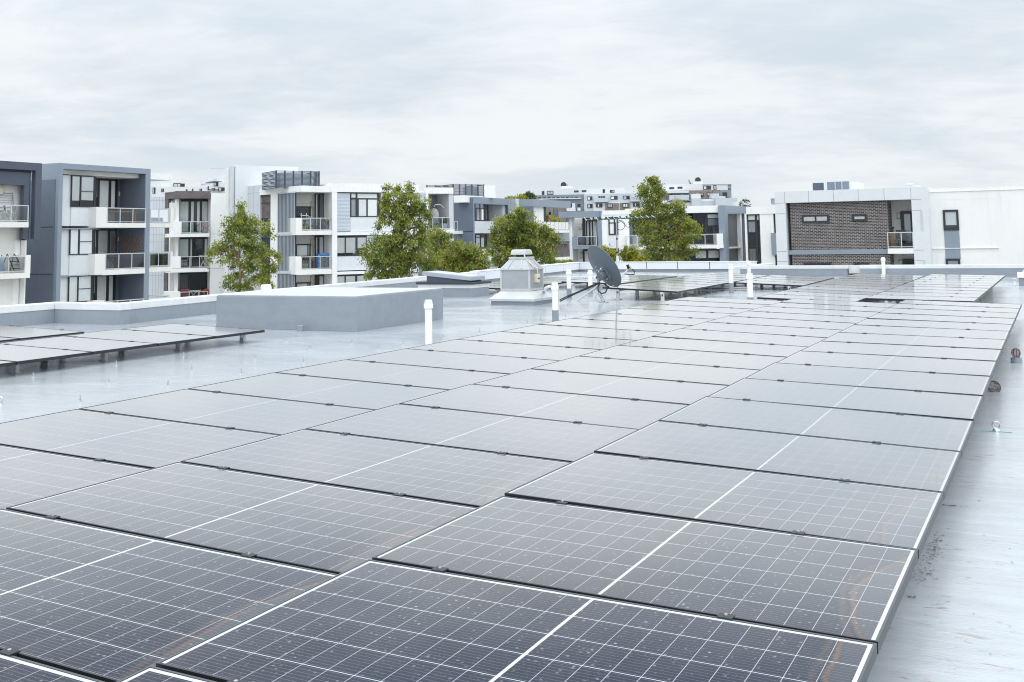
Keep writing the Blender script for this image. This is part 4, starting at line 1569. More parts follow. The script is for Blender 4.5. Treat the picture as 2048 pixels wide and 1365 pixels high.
G.window(rt, (519.2, 474, 540.5, 590), -.12, hy=(.3, .7), fw=.12, pane=False)
for r in (z2_(1030, 345, 1172, 665), z2_(1030, 683, 1172, 975), z2_(1028, 990, 1170, 1180)):
    q0_, q1_, k0, k1 = G.rect(r, 0)
    mb = MB()
    nb = 13
    for i in range(nb):
        c = q0_ + (q1_ - q0_) * (i + .5) / nb
        wv = (q1_ - q0_) / nb * .20
        G.sbox(mb, c - wv, c + wv, k0 + .02, k1 - .06, .05, .10)
    o = mb.build('louvre_screen', M['midgrey'], rt)
    mb = MB()
    G.sbox(mb, q0_ - .1, q1_ + .35, k0 - .14, k0 + .02, -.1, .16)
    mb.build('rail', M['palegrey'], o)
    mb = MB()
    G.sbox(mb, q0_ - .06, q1_ + .1, k1 - .06, k1 + .05, -.1, .14)
    mb.build('rail', M['palegrey'], o)
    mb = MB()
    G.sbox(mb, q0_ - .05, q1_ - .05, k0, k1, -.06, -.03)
    mb.build('gap_shade', M['charcoal'], o)  # charcoal sheet darkens the slat gaps in place of real shade
# stair tower behind
T = Facade(470, 90, (570, 334, .026))
mb = MB()
T.box(mb, z2_(682, 131, 1187, 1000), -.6, 0)
mb.build('stair_tower', M['offwhite'], rt)
mb = MB()
T.box(mb, z2_(604, 148, 644, 1300), -.5, -.4)
mb.build('tower_fin', M['cream'], rt)
s_a, s_b, k0, k1 = T.rect(z2_(643, 134, 681, 1300), 0)
mb = MB()
p_ = T.P((s_a + s_b) / 2, -.2, 0)
mb.lathe((p_[0], p_[1], GB), [((s_b - s_a) / 2, 0), ((s_b - s_a) / 2, k1 - GB)], 20)
mb.build('tower_duct', M['palegrey'], rt, True)
# right part: fascia, pillars, floor slabs
F.part('parapet', rt, 'white', (z7b(262, 86, 705, 172), -8, .05))
mb = MB()
F.box(mb, z7b(702, 55, 1900, 172), -8, .20)
F.sbox(mb, F.hit(662.5, 450)[0], F.hit(672.5, 450)[0], GB, F.hit(668, 385)[1], -2.4, .20)
F.sbox(mb, F.hit(851, 450)[0], F.hit(855.5, 450)[0], GB, F.hit(853, 385)[1], -2.4, .15)
mb.build('pillar', M['white'], rt)
F.part('floor_slab', rt, 'white', (z7b(762, 710, 1900, 752), -2.4, .15), (z7b(762, 1240, 1900, 1278), -2.4, .15))
F.part('louvre_shutter', rt, 'hlouvre', (z7b(766, 182, 957, 706), -.2, .05))
F.part('louvre_shutter', rt, 'hlouvre', (z7b(1186, 760, 1360, 1238), -.2, .05))
F.part('louvre_shutter', rt, 'hlouvre', (z3_(966, 345, 1010, 640), -.2, .05))
F.part('spandrel', rt, 'offwhite', (z7b(960, 510, 1900, 706), -2.35, -.02), (z7b(762, 1042, 1190, 1236), -2.35, -.02), (z7b(1376, 172, 1890, 509), -2.35, -.03), (z7b(1365, 756, 1890, 1236), -2.35, -.03), (z7b(1190, 1282, 1890, 1800), -2.35, -.03))
F.window(rt, z7b(963, 178, 1374, 508), -.02, vx=((.20, .14), (.93, .25)), hy=((.25, 0, .95),), blinds=((.22, .02, .9, .22), (.28, .28, .52, .97, 'vblind'), (.58, .28, .92, .97), (.03, .02, .18, .2), (.03, .28, .17, .97, 'corr')))
F.window(rt, z7b(763, 756, 1187, 1041), -.02, vx=((.30, .09), (.665, .14)), hy=(.09,), blinds=((.02, .12, .29, .85), (.325, .12, .63, .85), (.70, .12, .98, .63)))
F.window(rt, z7b(762, 1282, 1184, 1560), -.02, vx=((.30, .09), (.665, .14)), hy=(.09,), blinds=((.02, .12, .29, .85), (.325, .12, .63, .85), (.70, .12, .98, .85)))
# the loggia beside the louvres
mb = MB()
F.box(mb, (592, 384, 629, 640), -2.3, -2.0)
F.box(mb, (628, 384, 663, 640), -2.3, -1.6)
mb.build('loggia_wall', M['cream'], rt)
F.part('loggia_lining', rt, 'palegrey', (z7b(222, 322, 425, 326), -2.0, -1.98), (z7b(222, 196, 432, 200), -2.0, -1.98))
F.window(rt, z7b(220, 362, 420, 560), -1.93, name='window', fw=.1)
F.window(rt, z7b(216, 876, 418, 1100), -1.93, vx=(.82,), name='window', fw=.1, blinds=((.1, .08, .95, .72),))
F.window(rt, z7b(474, 180, 656, 700), -1.5, vx=((.30, .12), (.75, .12)), blinds=((.04, 0, .2, 1), (.42, .03, .68, .95, 'corrdark')), name='sliding_door', fw=.12)
F.window(rt, z7b(474, 760, 656, 1225), -1.5, vx=((.30, .12), (.70, .12)), blinds=((.04, 0, .2, 1), (.36, .03, .66, .95, 'vblind'), (.76, .03, .96, .95, 'vblind')), name='sliding_door', fw=.12)
F.window(rt, z7b(474, 1292, 656, 1750), -1.5, vx=((.30, .12), (.70, .12)), blinds=((.36, .03, .66, .95, 'vblind'),), name='sliding_door', fw=.12)
F.window(rt, z7b(216, 1400, 418, 1620), -1.93, vx=(.82,), name='window', fw=.1, blinds=((.1, .08, .95, .72),))
for x, y in (z7b(436, 343), z7b(432, 852), z7b(432, 1365)):
    F.lamp(rt, x, y, -2.0, .2, .5)
for sl, gl, up_ in ((z7b(240, 692, 706, 752), z7b(295, 520, 684, 692), z7b(218, 520, 296, 754)), (z7b(236, 1222, 706, 1292), z7b(290, 1045, 684, 1222), z7b(213, 1047, 291, 1294))):
    b_ = F.part('balcony', rt, 'cream', (sl, -2.2, .30), (up_, -1.9, .301))
    F.balustrade(b_, gl, .24, (0, .30, .65, 1))
# loggia at the far right end
F.part('soffit', rt, 'white', (z3_(1024, 303, 1232, 352), -3.0, .12))
mb = MB()
F.box(mb, z3_(1054, 352, 1232, 1300), -2.32, -2.2)
mb.build('corrugated_wall', M['corr'], rt)
F.part('loggia_column', rt, 'palegrey', (z3_(1200, 352, 1236, 1300), -2.18, .02))
b_ = F.part('balcony', rt, 'cream', (z3_(1020, 640, 1240, 672), -2.2, .30))
F.balustrade(b_, z3_(1026, 541, 1206, 640), .24, (0, .22, .64, 1))
WHITED = F


def slat_screen(F, root, r, n, ns, side=None, posts=3):
    s0, s1, z0, z1 = F.rect(r, n)
    mb = MB()
    for i in range(ns):
        c = z0 + (z1 - z0) * (i + .5) / ns
        h = (z1 - z0) / ns * .24
        F.sbox(mb, s0, s1, c - h, c + h, n - .05, n)
    for k in range(posts):
        c = s0 + (s1 - s0) * k / (posts - 1)
        F.sbox(mb, c - .06, c + .06, z0, z1, n - .13, n - .051)
    if side:
        for i in range(ns):
            c = z0 + (z1 - z0) * (i + .5) / ns
            h = (z1 - z0) / ns * .32
            for e in (s0, s1):
                F.sbox(mb, e - .03, e + .03, c - h, c + h, n - side, n - .06)
            if i % 3 == 0:
                F.sbox(mb, s0, s1, c - h, c + h, n - side - .05, n - side)
    return mb.build('slats', M['navy'], root)


t2 = thing('plant_screen', 'dark slatted plant screen on the roof next to the stair tower', 'screen', F.P(F.hit(590, 377)[0], -2, ztD - .2), 'slatted plant screens on roofs')
slat_screen(F, t2, z2_(1015, 168, 1360, 312), -1.2, 15, 3.4, 6)
mb = MB()
F.box(mb, z2_(1045, 190, 1290, 312), -3.6, -2.4)
mb.build('air_conditioner', M['midgrey'], t2)
t2 = thing('plant_screen', 'dark slatted plant screen on the roof beside a white roof box', 'screen', F.P(F.hit(930, 377)[0], -7, ztD), 'slatted plant screens on roofs')
slat_screen(F, t2, z8b(380, 58, 785, 216), -8.5, 12, 3.5, 6)
slat_screen(F, t2, z8b(30, 72, 378, 130), -8.6, 5, None, 4)
mb = MB()
F.box(mb, z8b(600, 90, 760, 216), -11, -9.6)
mb.build('air_conditioner', M['midgrey'], t2)
t2 = thing('roof_box', 'plain white roof box beside the slatted plant screen', 'roof box', F.P(F.hit(980, 377)[0], -7, ztD))
mb = MB()
F.box(mb, z8b(786, 74, 930, 240), -14, -8.4)
mb.build('body', M['white'], t2)

# ------------------------------------------------------------------ E: slate blue block in the middle
F = Facade(948, 101, 'Y')
H_ = Facade(948, 101, 'X')
rt = F.root('apartment_building', 'slate blue rendered apartment block behind the middle trees', 'building', 980, -4, GRP)
s0, zt = F.hit(947.5, 394)
s1 = F.hit(1018, 396)[0]
mb = MB()
F.sbox(mb, s0, s1, zt - .62, zt, -9, 0)
F.sbox(mb, s0, s0 + .12, GB, zt - .62, -9, -.001)
F.sbox(mb, s1 - .25, s1, GB, zt - .62, -9, -.001)
mb.build('frame', M['bluelight'], rt)
mb = MB()
F.sbox(mb, s0 - .04, s0 - .003, GB, zt - .1, -10, -.1)
mb.build('side_wall', M['blue'], rt)
mb = MB()
z_ = H_.hit(930, 463.5)[1]
F.sbox(mb, s0 - .05, s0 - .041, z_ - .03, z_ + .03, -9.9, -.12)
mb.build('joint', M['charcoal'], rt)
mb = MB()
F.sbox(mb, s0 + .12, s1 - .25, GB, zt - .62, -8.9, -2.2)
mb.build('recess_wall', M['navy'], rt)
mb = MB()
F.sbox(mb, s1 - .258, s1 - .2505, GB, zt - .63, -2.2, -.02)
mb.build('return_wall', M['navy'], rt)
F.part('wall_panel', rt, 'offwhite', (z8b(1028, 320, 1104, 900), -2.1, -.3))
F.window(rt, z8b(660, 308, 795, 545), -.25, vx=((.5, .12), (.92, .2)), hy=(.32,), blinds=((.1, .05, .44, 1, 'vblind'), (.56, .05, .88, 1, 'vblind')), fw=.1)
F.window(rt, z8b(795, 322, 838, 545), -1.2, blinds=((.2, 0, .7, 1, 'corr'),), name='door', fw=.1)
F.lamp(rt, *z8b(862, 425), -2.18, .24, .55)
F.part('spandrel', rt, 'offwhite', (z8b(655, 548, 905, 706), -2.1, -.2), (z8b(905, 575, 1110, 706), -2.1, -.1))
F.window(rt, z8b(664, 718, 806, 908), -.25, vx=((.5, .12), (.88, .2)), hy=(.22,), blinds=((.1, .05, .44, 1), (.56, .25, .88, 1)), fw=.1)
F.part('spandrel', rt, 'white', (z8b(760, 912, 910, 1080), -2.1, -.1), (z8b(655, 912, 1110, 1400), -2.1, -.3))
b_ = F.part('balcony', rt, 'white', (z8b(905, 1035, 1100, 1080), -2.1, .2))
F.balustrade(b_, z8b(908, 915, 1000, 1035), .1, (0, .3, .6, 1))
mb = MB()
p0_ = np.array(H_.P(*(H_.hit(908, 400)[0],), .3, 0))
H_.box(mb, z8b(380, 208, 528, 300), -3, .9)
mb.build('roof_slab', M['white'], rt)
b_ = H_.part('balcony', rt, 'white', (z8b(380, 675, 438, 716), -2, .9))
H_.balustrade(b_, z8b(386, 548, 432, 672), .84, (0, 1))

# ------------------------------------------------------------------ F: slate blue block with a deep roof overhang
F = Facade(1065, 104, 'Y')
rt = F.root('apartment_building', 'slate blue block with a deep roof overhang and railed balcony', 'building', 1085, -4, GRP)
s0, zt = F.hit(1065, 398.5)
s1 = F.hit(1141, 402)[0]
mb = MB()
F.sbox(mb, s0, s1, zt - .70, zt, -1.5, 0)
mb.build('roof_canopy', M['bluelight'], rt)
mb = MB()
F.sbox(mb, s0 + .01, s0 + .25, GB, zt - .71, -1.5, -.02)
mb.build('wall', M['blue'], rt)
F.part('white_wall', rt, 'white', (z8b(1442, 335, 1573, 1200), -.5, -.3))
F.part('door', rt, 'charcoal', (z8b(1573, 345, 1600, 660), -.7, -.5))  # dark gap beside the white wall, filled by a charcoal strip
b_ = F.part('balcony', rt, 'white', (z8b(1480, 667, 1908, 700), -1.3, .1))
sb0, sb1, k0, k1 = F.rect(z8b(1480, 556, 1898, 668), .05)
F.balustrade(b_, z8b(1480, 556, 1898, 668), .05, (0, .1, .2, .3, .42, .55, .67, .78, .89, 1))
F.part('awning', rt, 'corr', (z8b(1700, 705, 1915, 808), -.8, -.6))
F.part('lower_wall', rt, 'white', (z8b(1560, 700, 1700, 1300), -.9, -.7), (z8b(1700, 1022, 1915, 1300), -.9, -.65))
F.part('beam', rt, 'navy', (z8b(1690, 810, 1918, 845), -.9, -.6))
F.part('brick_wall', rt, 'brickgrey', (z8b(1700, 846, 1912, 1022), -1.1, -.9))
t2 = thing('roof_box', 'pale grey metal roof boxes between the two slate blue blocks', 'roof box', F.P(F.hit(1030, 398)[0], -3, zt - 3))
F.part('box', t2, 'palegrey', (z8b(1212, 250, 1238, 420), -.3, 0))
F.part('corrugated_box', t2, 'corr', (z8b(1150, 250, 1190, 420), -.4, 0))

# ------------------------------------------------------------------ G: small canopy block
F = Facade(1180, 100, 'X')
rt = F.root('apartment_building', 'small balcony block with a slate blue canopy left of the antenna', 'building', 1160, -4, GRP)
s0, s1, k0, k1 = F.rect(z5b(575, 625, 1246, 728), .3)
mb = MB()
F.sbox(mb, s0, s1, k0, k1, -1.0, .3)
mb.build('canopy', M['bluelight'], rt)
F.part('side_wall', rt, 'bluelight', (z5b(1248, 618, 1322, 2400), -1.2, .0))
F.part('column', rt, 'white', (z5b(770, 732, 820, 2400), -3, -.4))
F.part('slatted_wall', rt, 'timberslat', (z5b(822, 732, 868, 2400), -3.5, -1.4))
F.part('wall', rt, 'cream', (z5b(868, 732, 990, 2400), -4, -1.7))
F.part('rear_wall', rt, 'cream', (z5b(985, 732, 1250, 2400), -4, -1.9))
F.window(rt, z9_(935, 75, 1130, 770), -1.6, vx=((.2, .2),), blinds=((.2, .05, 1, 1), ), name='sliding_door', fw=.16)
F.window(rt, (1172, 441, 1196, 493), -1.58, vx=(.55,), blinds=((.05, 0, .5, 1), (.6, 0, .95, 1)), name='sliding_door', fw=.12)
F.window(rt, z9_(945, 855, 1500, 1350), -1.6, vx=(.5,), blinds=((.05, 0, .48, 1), (.55, 0, .98, 1)), name='sliding_door', fw=.16)
F.lamp(rt, *z9_(884, 297), -1.7, .3, .5)
F.lamp(rt, *z9_(906, 1003), -1.7, .3, .5)
b_ = F.part('balcony', rt, 'bluelight', (z9_(675, 545, 805, 850), -2.0, .25), (z4_(1122, 716, 1345, 742), -2.5, .251))
F.balustrade(b_, z4_(1122, 630, 1292, 716), .2, (0, .5, 1))
b_ = F.part('balcony', rt, 'bluelight', (z4_(1080, 980, 1345, 1010), -2.5, .251))

# ------------------------------------------------------------------ H: long white block with dark glazing
F = Facade(1447, 91, (1400, 360, -.014))
rt = F.root('apartment_building', 'long white block with dark glazing and a slate blue frame behind the tall tree', 'building', 1400, -5, GRP)
sL, sR = F.hit(1202, 470)[0], F.hit(1447, 470)[0]
zt = F.hit(1400, 412)[1]
zlow = F.hit(1320, 427)[1]
mb = MB()
sL2 = F.hit(1262, 470)[0]
F.sbox(mb, sL2, sR, GB, zt - .4, -9, -2.6)
F.sbox(mb, sL2, sR, zlow, zt - .3, -2.5, .05)
mb.build('wall', M['white'], rt)
F.part('parapet', rt, 'white', (z5_(560, 362, 1084, 423), -1, .08), (z5_(235, 385, 562, 430), -1, .07), (z5_(25, 402, 236, 440), -.5, .06))
F.part('white_wall', rt, 'white', (z5_(25, 420, 262, 1000), -.4, .02))
F.window(rt, z5_(75, 460, 160, 618), .075, vx=((.62, .1),), hy=(.33,), blinds=((.05, .35, .6, .95), (.05, .04, .95, .3)), fw=.1, mat='blind')
F.window(rt, z5_(75, 738, 170, 900), .075, vx=((.62, .1),), hy=(.3,), blinds=((.05, .35, .6, .95),), fw=.1)
F.part('wall_panel', rt, 'offwhite', (z5_(70, 622, 165, 735), .02, .05))
F.part('blue_wall', rt, 'blue', (z5_(265, 436, 285, 700), -2.6, -.6))
mb = MB()
F.box(mb, z5_(285, 432, 800, 612), -2.6, -2.4)
mb.build('rear_wall', M['navy'], rt)
F.window(rt, z5_(520, 425, 822, 700), -2.2, vx=((.33, .1), (.66, .1)), blinds=((.1, .03, .3, .5, 'vblind'),), name='sliding_door', fw=.12)
F.window(rt, z5_(824, 425, 1080, 700), -.5, vx=((.44, .22), (.92, .3)), blinds=((.5, .04, .88, .16), (.5, .18, .85, .4, 'corr'), (.66, .42, .85, .9, 'corrdark')), name='sliding_door', fw=.12)
F.window(rt, z5_(600, 745, 1088, 900), -.5, vx=((.45, .1), (.70, .08), (.95, .3)), blinds=((.5, .04, .69, .5), (.73, .04, .93, .5)), fw=.12)
b_ = F.part('balcony', rt, 'white', (z5_(330, 712, 1090, 740), -2.4, .75), (z5_(1030, 606, 1085, 714), -2.2, .751), (z5_(236, 622, 256, 740), -2.2, .75))
F.balustrade(b_, z5_(256, 622, 328, 712), .70, (0, 1))
F.balustrade(b_, z5_(328, 614, 1030, 712), .70, (0, .28, .56, .70, .85, 1))
# slate blue frame round a corrugated bay
J = Facade(1447, 90.5, (1465, 412, .052))
s0, s1 = J.hit(1446, 470)[0], J.hit(1497, 470)[0]
k1 = J.hit(1450, 411.5)[1]
mb = MB()
J.sbox(mb, s0, s0 + .75, GB, k1, -.35, .2)
J.sbox(mb, s0 + .75, s1 - .9, k1 - .62, k1, -.35, .15)
J.sbox(mb, s1 - .9, s1, GB, k1, -.35, .2)
mb.build('blue_frame', M['bluelight'], rt)
J.part('corrugated_bay', rt, 'corrdark', (z5_(1126, 432, 1248, 722), -.4, -.3), (z5_(1130, 735, 1252, 1000), -.4, -.3))
J.part('white_trim', rt, 'white', (z5_(1122, 425, 1252, 434), -.3, .02), (z5_(1245, 434, 1256, 1000), -.3, .02), (z5_(1128, 722, 1250, 734), -.3, .02))
# glazed link to the brick building
K = Facade(1510, 89, 'X')
mb = MB()
K.box(mb, z5_(1286, 366, 1660, 432), -7, .1)
K.box(mb, z5_(1418, 430, 1536, 1100), -7, .05)
K.box(mb, z5_(1284, 430, 1300, 1100), -7, .0)
mb.build('link_wall', M['white'], rt)
K.window(rt, z5_(1296, 430, 1419, 900), -.2, vx=((.70, .14),), hy=(.13, .36, .62), blinds=((.06, .02, .6, .12), (.76, .02, .95, .12), (.06, .15, .6, .36, 'corr'), (.06, .66, .6, .97, 'corrdark')), fw=.14)
K.window(rt, z5_(1522, 430, 1600, 900), -.2, vx=((.5, .14),), hy=(.13, .36, .62), fw=.14)
K.part('blue_panel', rt, 'bluelight', (z5_(1508, 600, 1560, 792), -.1, .25))
t2 = thing('roof_box', 'small grey box on the roof beside the brick building', 'roof box', K.P(K.hit(1546, 402)[0], -1, K.hit(1546, 408)[1]))
K.part('box', t2, 'bluelight', (z6_(183, 296, 222, 348), -2, -.5))

# ------------------------------------------------------------------ I: dark brick building with pale cladding frame
F = Facade(1830, 68, 'X')
rt = F.root('apartment_building', 'dark brick building with a pale metal clad frame and corner balcony', 'building', 1700, -5, GRP)
sI0, sI1 = F.hit(1552, 470)[0], F.hit(1827, 470)[0]
ztI = F.hit(1690, 379.5)[1]
zbI = F.hit(1690, 403)[1]
mb = MB()
sbk = F.hit(1776, 440, -.35)[0]
F.sbox(mb, sI0 + .9, sbk, GB, zbI + .05, -9, -.35)
mb.build('brick_wall', M['brick'], rt)
mb = MB()
F.sbox(mb, sI0, sI1, zbI, ztI, -9, 0)
F.sbox(mb, sI0, F.hit(1572.5, 450)[0], GB, zbI - .002, -9, -.002)
F.sbox(mb, F.hit(1825, 450)[0], F.hit(1846.5, 450)[0] + .35, GB, ztI - .001, -9, .001)
mb.build('cladding_frame', M['offwhite'], rt)
mb = MB()
for x in zf_(165, 0, 438, 0, 720, 0, 1004, 0, 1298, 0, 1603, 0)[::2]:
    s_ = F.hit(x, 390)[0]
    F.sbox(mb, s_ - .015, s_ + .015, zbI + .01, ztI - .005, 0, .005)
for y in zf_(0, 322, 0, 443, 0, 873, 0, 985)[1::2]:
    s_, z_ = F.hit(1562, y)
    F.sbox(mb, sI0 + .02, F.hit(1572, 450)[0] - .02, z_ - .015, z_ + .015, 0, .0045)
for y in zf_(0, 280, 0, 405, 0, 858, 0, 973)[1::2]:
    s_, z_ = F.hit(1835, y)
    F.sbox(mb, F.hit(1826, 450)[0], F.hit(1845, 450)[0], z_ - .015, z_ + .015, .001, .006)
mb.build('joint', M['midgrey'], rt)
F.part('edge_strip', rt, 'bluelight', (zf_(170, 325, 188, 1200), -.5, -.15))
F.part('band', rt, 'bluelight', (zf_(205, 855, 1340, 905), -.4, -.28))
F.window(rt, zf_(362, 455, 670, 547), -.30, vx=((.51, .1),), blinds=((.03, .1, .48, .9), (.53, .1, .98, .9)), fw=.12)
F.window(rt, zf_(934, 450, 1102, 528), -.30, blinds=((.06, .2, .94, .9),), fw=.13)
F.window(rt, zf_(383, 1002, 692, 1100), -.30, vx=((.51, .1),), fw=.12)
F.window(rt, zf_(962, 1002, 1130, 1085), -.30, blinds=((.06, .2, .94, .9),), fw=.13)
mb = MB()
F.sbox(mb, sbk + .02, F.hit(1826, 450)[0], GB, zbI + .04, -9, -2.0)
mb.build('balcony_wall', M['cream'], rt)
mb = MB()
F.sbox(mb, sbk - .9, sbk + .005, GB, zbI + .03, -2.4, -.352)
mb.build('brick_return', M['brick'], rt)
F.window(rt, zf_(1493, 410, 1640, 812), -1.85, blinds=((.14, .06, 1, .95, 'palegrey'),), name='door', fw=.2)
F.window(rt, zf_(1520, 955, 1650, 1300), -1.85, name='door', fw=.2)
F.lamp(rt, *zf_(1465, 468), -2.0, .22, .38)
F.lamp(rt, *zf_(1487, 1000), -2.0, .22, .38)
b_ = F.part('balcony', rt, 'white', (zf_(1340, 838, 1638, 898), -2.0, -.02))
F.balustrade(b_, zf_(1336, 652, 1632, 832), -.06, (0, .54, 1))
b_ = F.part('balcony', rt, 'white', (zf_(1340, 1330, 1645, 1390), -2.0, -.02))
for r in (zf_(1712, 410, 1742, 640), zf_(1740, 968, 1772, 1100)):
    F.part('vent_slot', rt, 'palegrey', (r, -.5, .02))
t2 = thing('rooftop_plant', 'pale rooftop plant box with dark louvres above the brick wall', 'roof box', F.P(F.hit(1665, 370)[0], -4, ztI))
F.part('casing', t2, 'offwhite', (zf_(455, 90, 990, 185), -6, -3.0))
F.part('dark_panel', t2, 'navy', (zf_(488, 92, 612, 176), -3.0, -2.9))
F.part('frame', t2, 'palegrey', (zf_(612, 82, 650, 180), -3.1, -2.8))
F.part('louvre', t2, 'greybox', (zf_(650, 78, 895, 165), -3.1, -2.86))
F.part('divider', t2, 'palegrey', (zf_(736, 80, 744, 165), -2.86, -2.80), (zf_(814, 78, 822, 165), -2.86, -2.80))
t2 = thing('roof_vent', 'small pale roof vent above the corner of the brick building', 'roof vent', F.P(F.hit(1819, 372)[0], -3, ztI))
F.part('vent', t2, 'offwhite', (zf_(1552, 112, 1612, 150), -3.4, -3), (zf_(1546, 98, 1620, 112), -3.5, -2.9))
F.part('flashing', t2, 'offwhite', (zf_(1612, 124, 1712, 134), -3.2, -3))

# ------------------------------------------------------------------ J: plain white wing
F2 = Facade(1848, 68.6, 'X')
rt = F2.root('apartment_building', 'plain white rendered building with one tall narrow window', 'building', 1950, -5, GRP)
zt = F2.hit(1948, 375)[1]
sJ0 = F2.hit(1846.5, 450)[0] + .36
mb = MB()
F2.sbox(mb, sJ0, sJ0 + 26, GB, zt, -9, -.05)
M['stained'] = paint('stained_white_render', (0.80, 0.80, 0.79), 0.75, var=0.06, streak=0.10, scale=.35, spec=.3)
mb.build('wall', M['stained'], rt)
F2.part('capping', rt, 'cream', (z7_(640, 208, 2600, 214), -1, -.01))
F2.window(rt, z7_(820, 396, 957, 577), .01, blinds=((.1, .07, .92, .75, 'palegrey'),), fw=.13)
F2.part('blue_panel', rt, 'bluelight', (z7_(834, 578, 968, 826), -.2, -.02))
F2.window(rt, z7_(845, 827, 974, 1000), .01, blinds=((.1, .07, .92, .75, 'palegrey'),), fw=.13)
F2.part('ledge', rt, 'white', (z7_(672, 733, 1310, 738), -.1, .02))
F2.part('joint', rt, 'cream', (z7_(650, 300, 1280, 303), -.1, -.044), (z7_(675, 765, 1310, 768), -.1, -.044), (z7_(1300, 290, 1303, 860), -.1, -.043))

# ------------------------------------------------------------------ far apartment blocks on the skyline
M['farwhite'] = paint('far_white_render', (0.62, 0.635, 0.65), 0.7, var=.04)
M['fargrey'] = paint('far_grey_render', (0.47, 0.51, 0.55), 0.7, var=.05)
M['farslate'] = paint('far_slate_render', (0.20, 0.23, 0.27), 0.7, var=.05)
M['farwin'] = paint('far_window', (0.10, 0.12, 0.14), 0.25, var=.2)
F = Facade(1170, 370, (1170, 372, -.022))
rt = F.root('apartment_building', 'distant stepped apartment block with a white top storey and grey slate front', 'building', 1170, -5, 'distant apartment blocks')
F.part('top_storey', rt, 'farwhite', (z5b(135, 240, 1705, 345), -20, -4))
F.part('roof_plant', rt, 'farwhite', (z5b(622, 192, 800, 240), -14, -8))
F.part('slate_front', rt, 'farslate', (z5b(168, 342, 1022, 1100), -20, 0))
F.part('grey_front', rt, 'fargrey', (z5b(1015, 322, 2080, 1100), -20, 1))
F.part('white_front', rt, 'farwhite', (z5b(1170, 478, 2060, 900), -20, 2), (z5b(160, 402, 960, 416), -4, 1))
F.part('grey_balcony', rt, 'fargrey', (z5b(1180, 398, 1420, 468), -3, 3), (z5b(1795, 375, 1960, 455), -3, 3))
F.part('brick_front', rt, 'brickfar', (z5b(1368, 486, 1598, 604), -3, 2.4), (z5b(1622, 478, 1795, 598), -3, 2.4))
for r, bl in ((z5b(288, 280, 330, 342), ()), (z5b(376, 276, 484, 342), ((.05, 0, .95, .9),)), (z5b(838, 268, 914, 298), ()), (z5b(970, 264, 1046, 292), ()), (z5b(1326, 246, 1364, 308), ()), (z5b(1450, 260, 1526, 306), ((.4, 0, 1, 1),))):
    F.window(rt, r, -3.9, blinds=bl, fw=.2, vx=(.5,))
for r in (z5b(1060, 370, 1150, 436), z5b(1064, 498, 1152, 568), z5b(1460, 362, 1580, 424), z5b(1672, 358, 1786, 418)):
    F.window(rt, r, 1.1, blinds=((.1, .05, .5, .95),), fw=.2, vx=(.55,))
for r in (z5b(1250, 366, 1284, 392), z5b(1290, 366, 1324, 392), z5b(1330, 366, 1366, 392)):
    F.window(rt, r, 1.1, fw=.2)
for r in (z5b(1212, 490, 1322, 556), z5b(1842, 476, 1956, 542)):
    F.window(rt, r, 2.2, fw=.2, blinds=((.3, .1, .5, .9),), vx=(.5,))
for r in (z5b(1412, 492, 1494, 562), z5b(1668, 488, 1758, 558)):
    F.window(rt, r, 2.6, fw=.2, blinds=((.1, .05, .9, .95, 'vblind'),), vx=(.5,))
for k in range(9):
    x = 230 + k * 78
    F.window(rt, z5b(x, 378, x + 46, 408), .9, fw=.2, blinds=((.1, .1, .5, .9),) if k % 2 else ())
for x in (775, 900):
    F.window(rt, z5b(x, 498, x + 44, 566), .2, fw=.2)
F.part('white_balcony', rt, 'farwhite', (z5b(708, 560, 860, 622), -2, 3), (z5b(805, 486, 852, 610), -2, 2.8), (z5b(896, 560, 944, 612), -2, 3))
F.part('brick_front', rt, 'brickfar', (z5b(362, 545, 480, 760), -3, 1.5), (z5b(565, 545, 700, 800), -3, 1.5))
F.part('fan', rt, 'fargrey', (z5b(690, 160, 735, 192), -11, -10))
mb = MB()
p_ = F.hit(1050 + 672 / 8.533, 350 + 172 / 8.533, -9)
mb.tube([F.P(p_[0] - .3, -9, p_[1]), F.P(p_[0] - .3, -10.5, p_[1])], 1.0, 14)
mb.build('fan_cowl', M['dark'], rt)

F = Facade(1380, 340, (1380, 378, -.016))
rt = F.root('apartment_building', 'distant stepped apartment block with brick and white storeys beside the palm', 'building', 1390, -5, 'distant apartment blocks')
F.part('top_storey', rt, 'farwhite', (z6b(380, 245, 1570, 352), -20, -4), (z6b(1070, 228, 1572, 246), -20, -3.6))
F.part('roof_plant', rt, 'farwhite', (z6b(905, 200, 1072, 248), -14, -8))
F.part('white_band', rt, 'farwhite', (z6b(380, 362, 830, 398), -18, 1))
F.part('brick_front', rt, 'brickfar', (z6b(830, 352, 1235, 500), -18, -2), (z6b(380, 368, 530, 520), -18, 0), (z6b(1240, 350, 1365, 470), -18, -2.2))
F.part('slate_front', rt, 'farslate', (z6b(1365, 345, 1560, 474), -18, -3))
F.part('grey_front', rt, 'fargrey', (z6b(505, 430, 838, 520), -18, 2), (z6b(1215, 405, 1348, 490), -18, 1.5), (z6b(888, 488, 1040, 640), -18, 4), (z6b(1290, 482, 1580, 640), -18, 5), (z6b(1040, 530, 1292, 640), -18, 3), (z6b(1580, 478, 1662, 538), -18, 0))
F.part('white_front', rt, 'farwhite', (z6b(880, 408, 1036, 488), -18, 3), (z6b(720, 515, 890, 640), -18, 1.2), (z6b(1010, 500, 1300, 530), -18, 2), (z6b(1580, 540, 1640, 640), -18, 0), (z6b(1345, 455, 1460, 478), -5, 2), (z6b(380, 520, 760, 640), -18, .5))
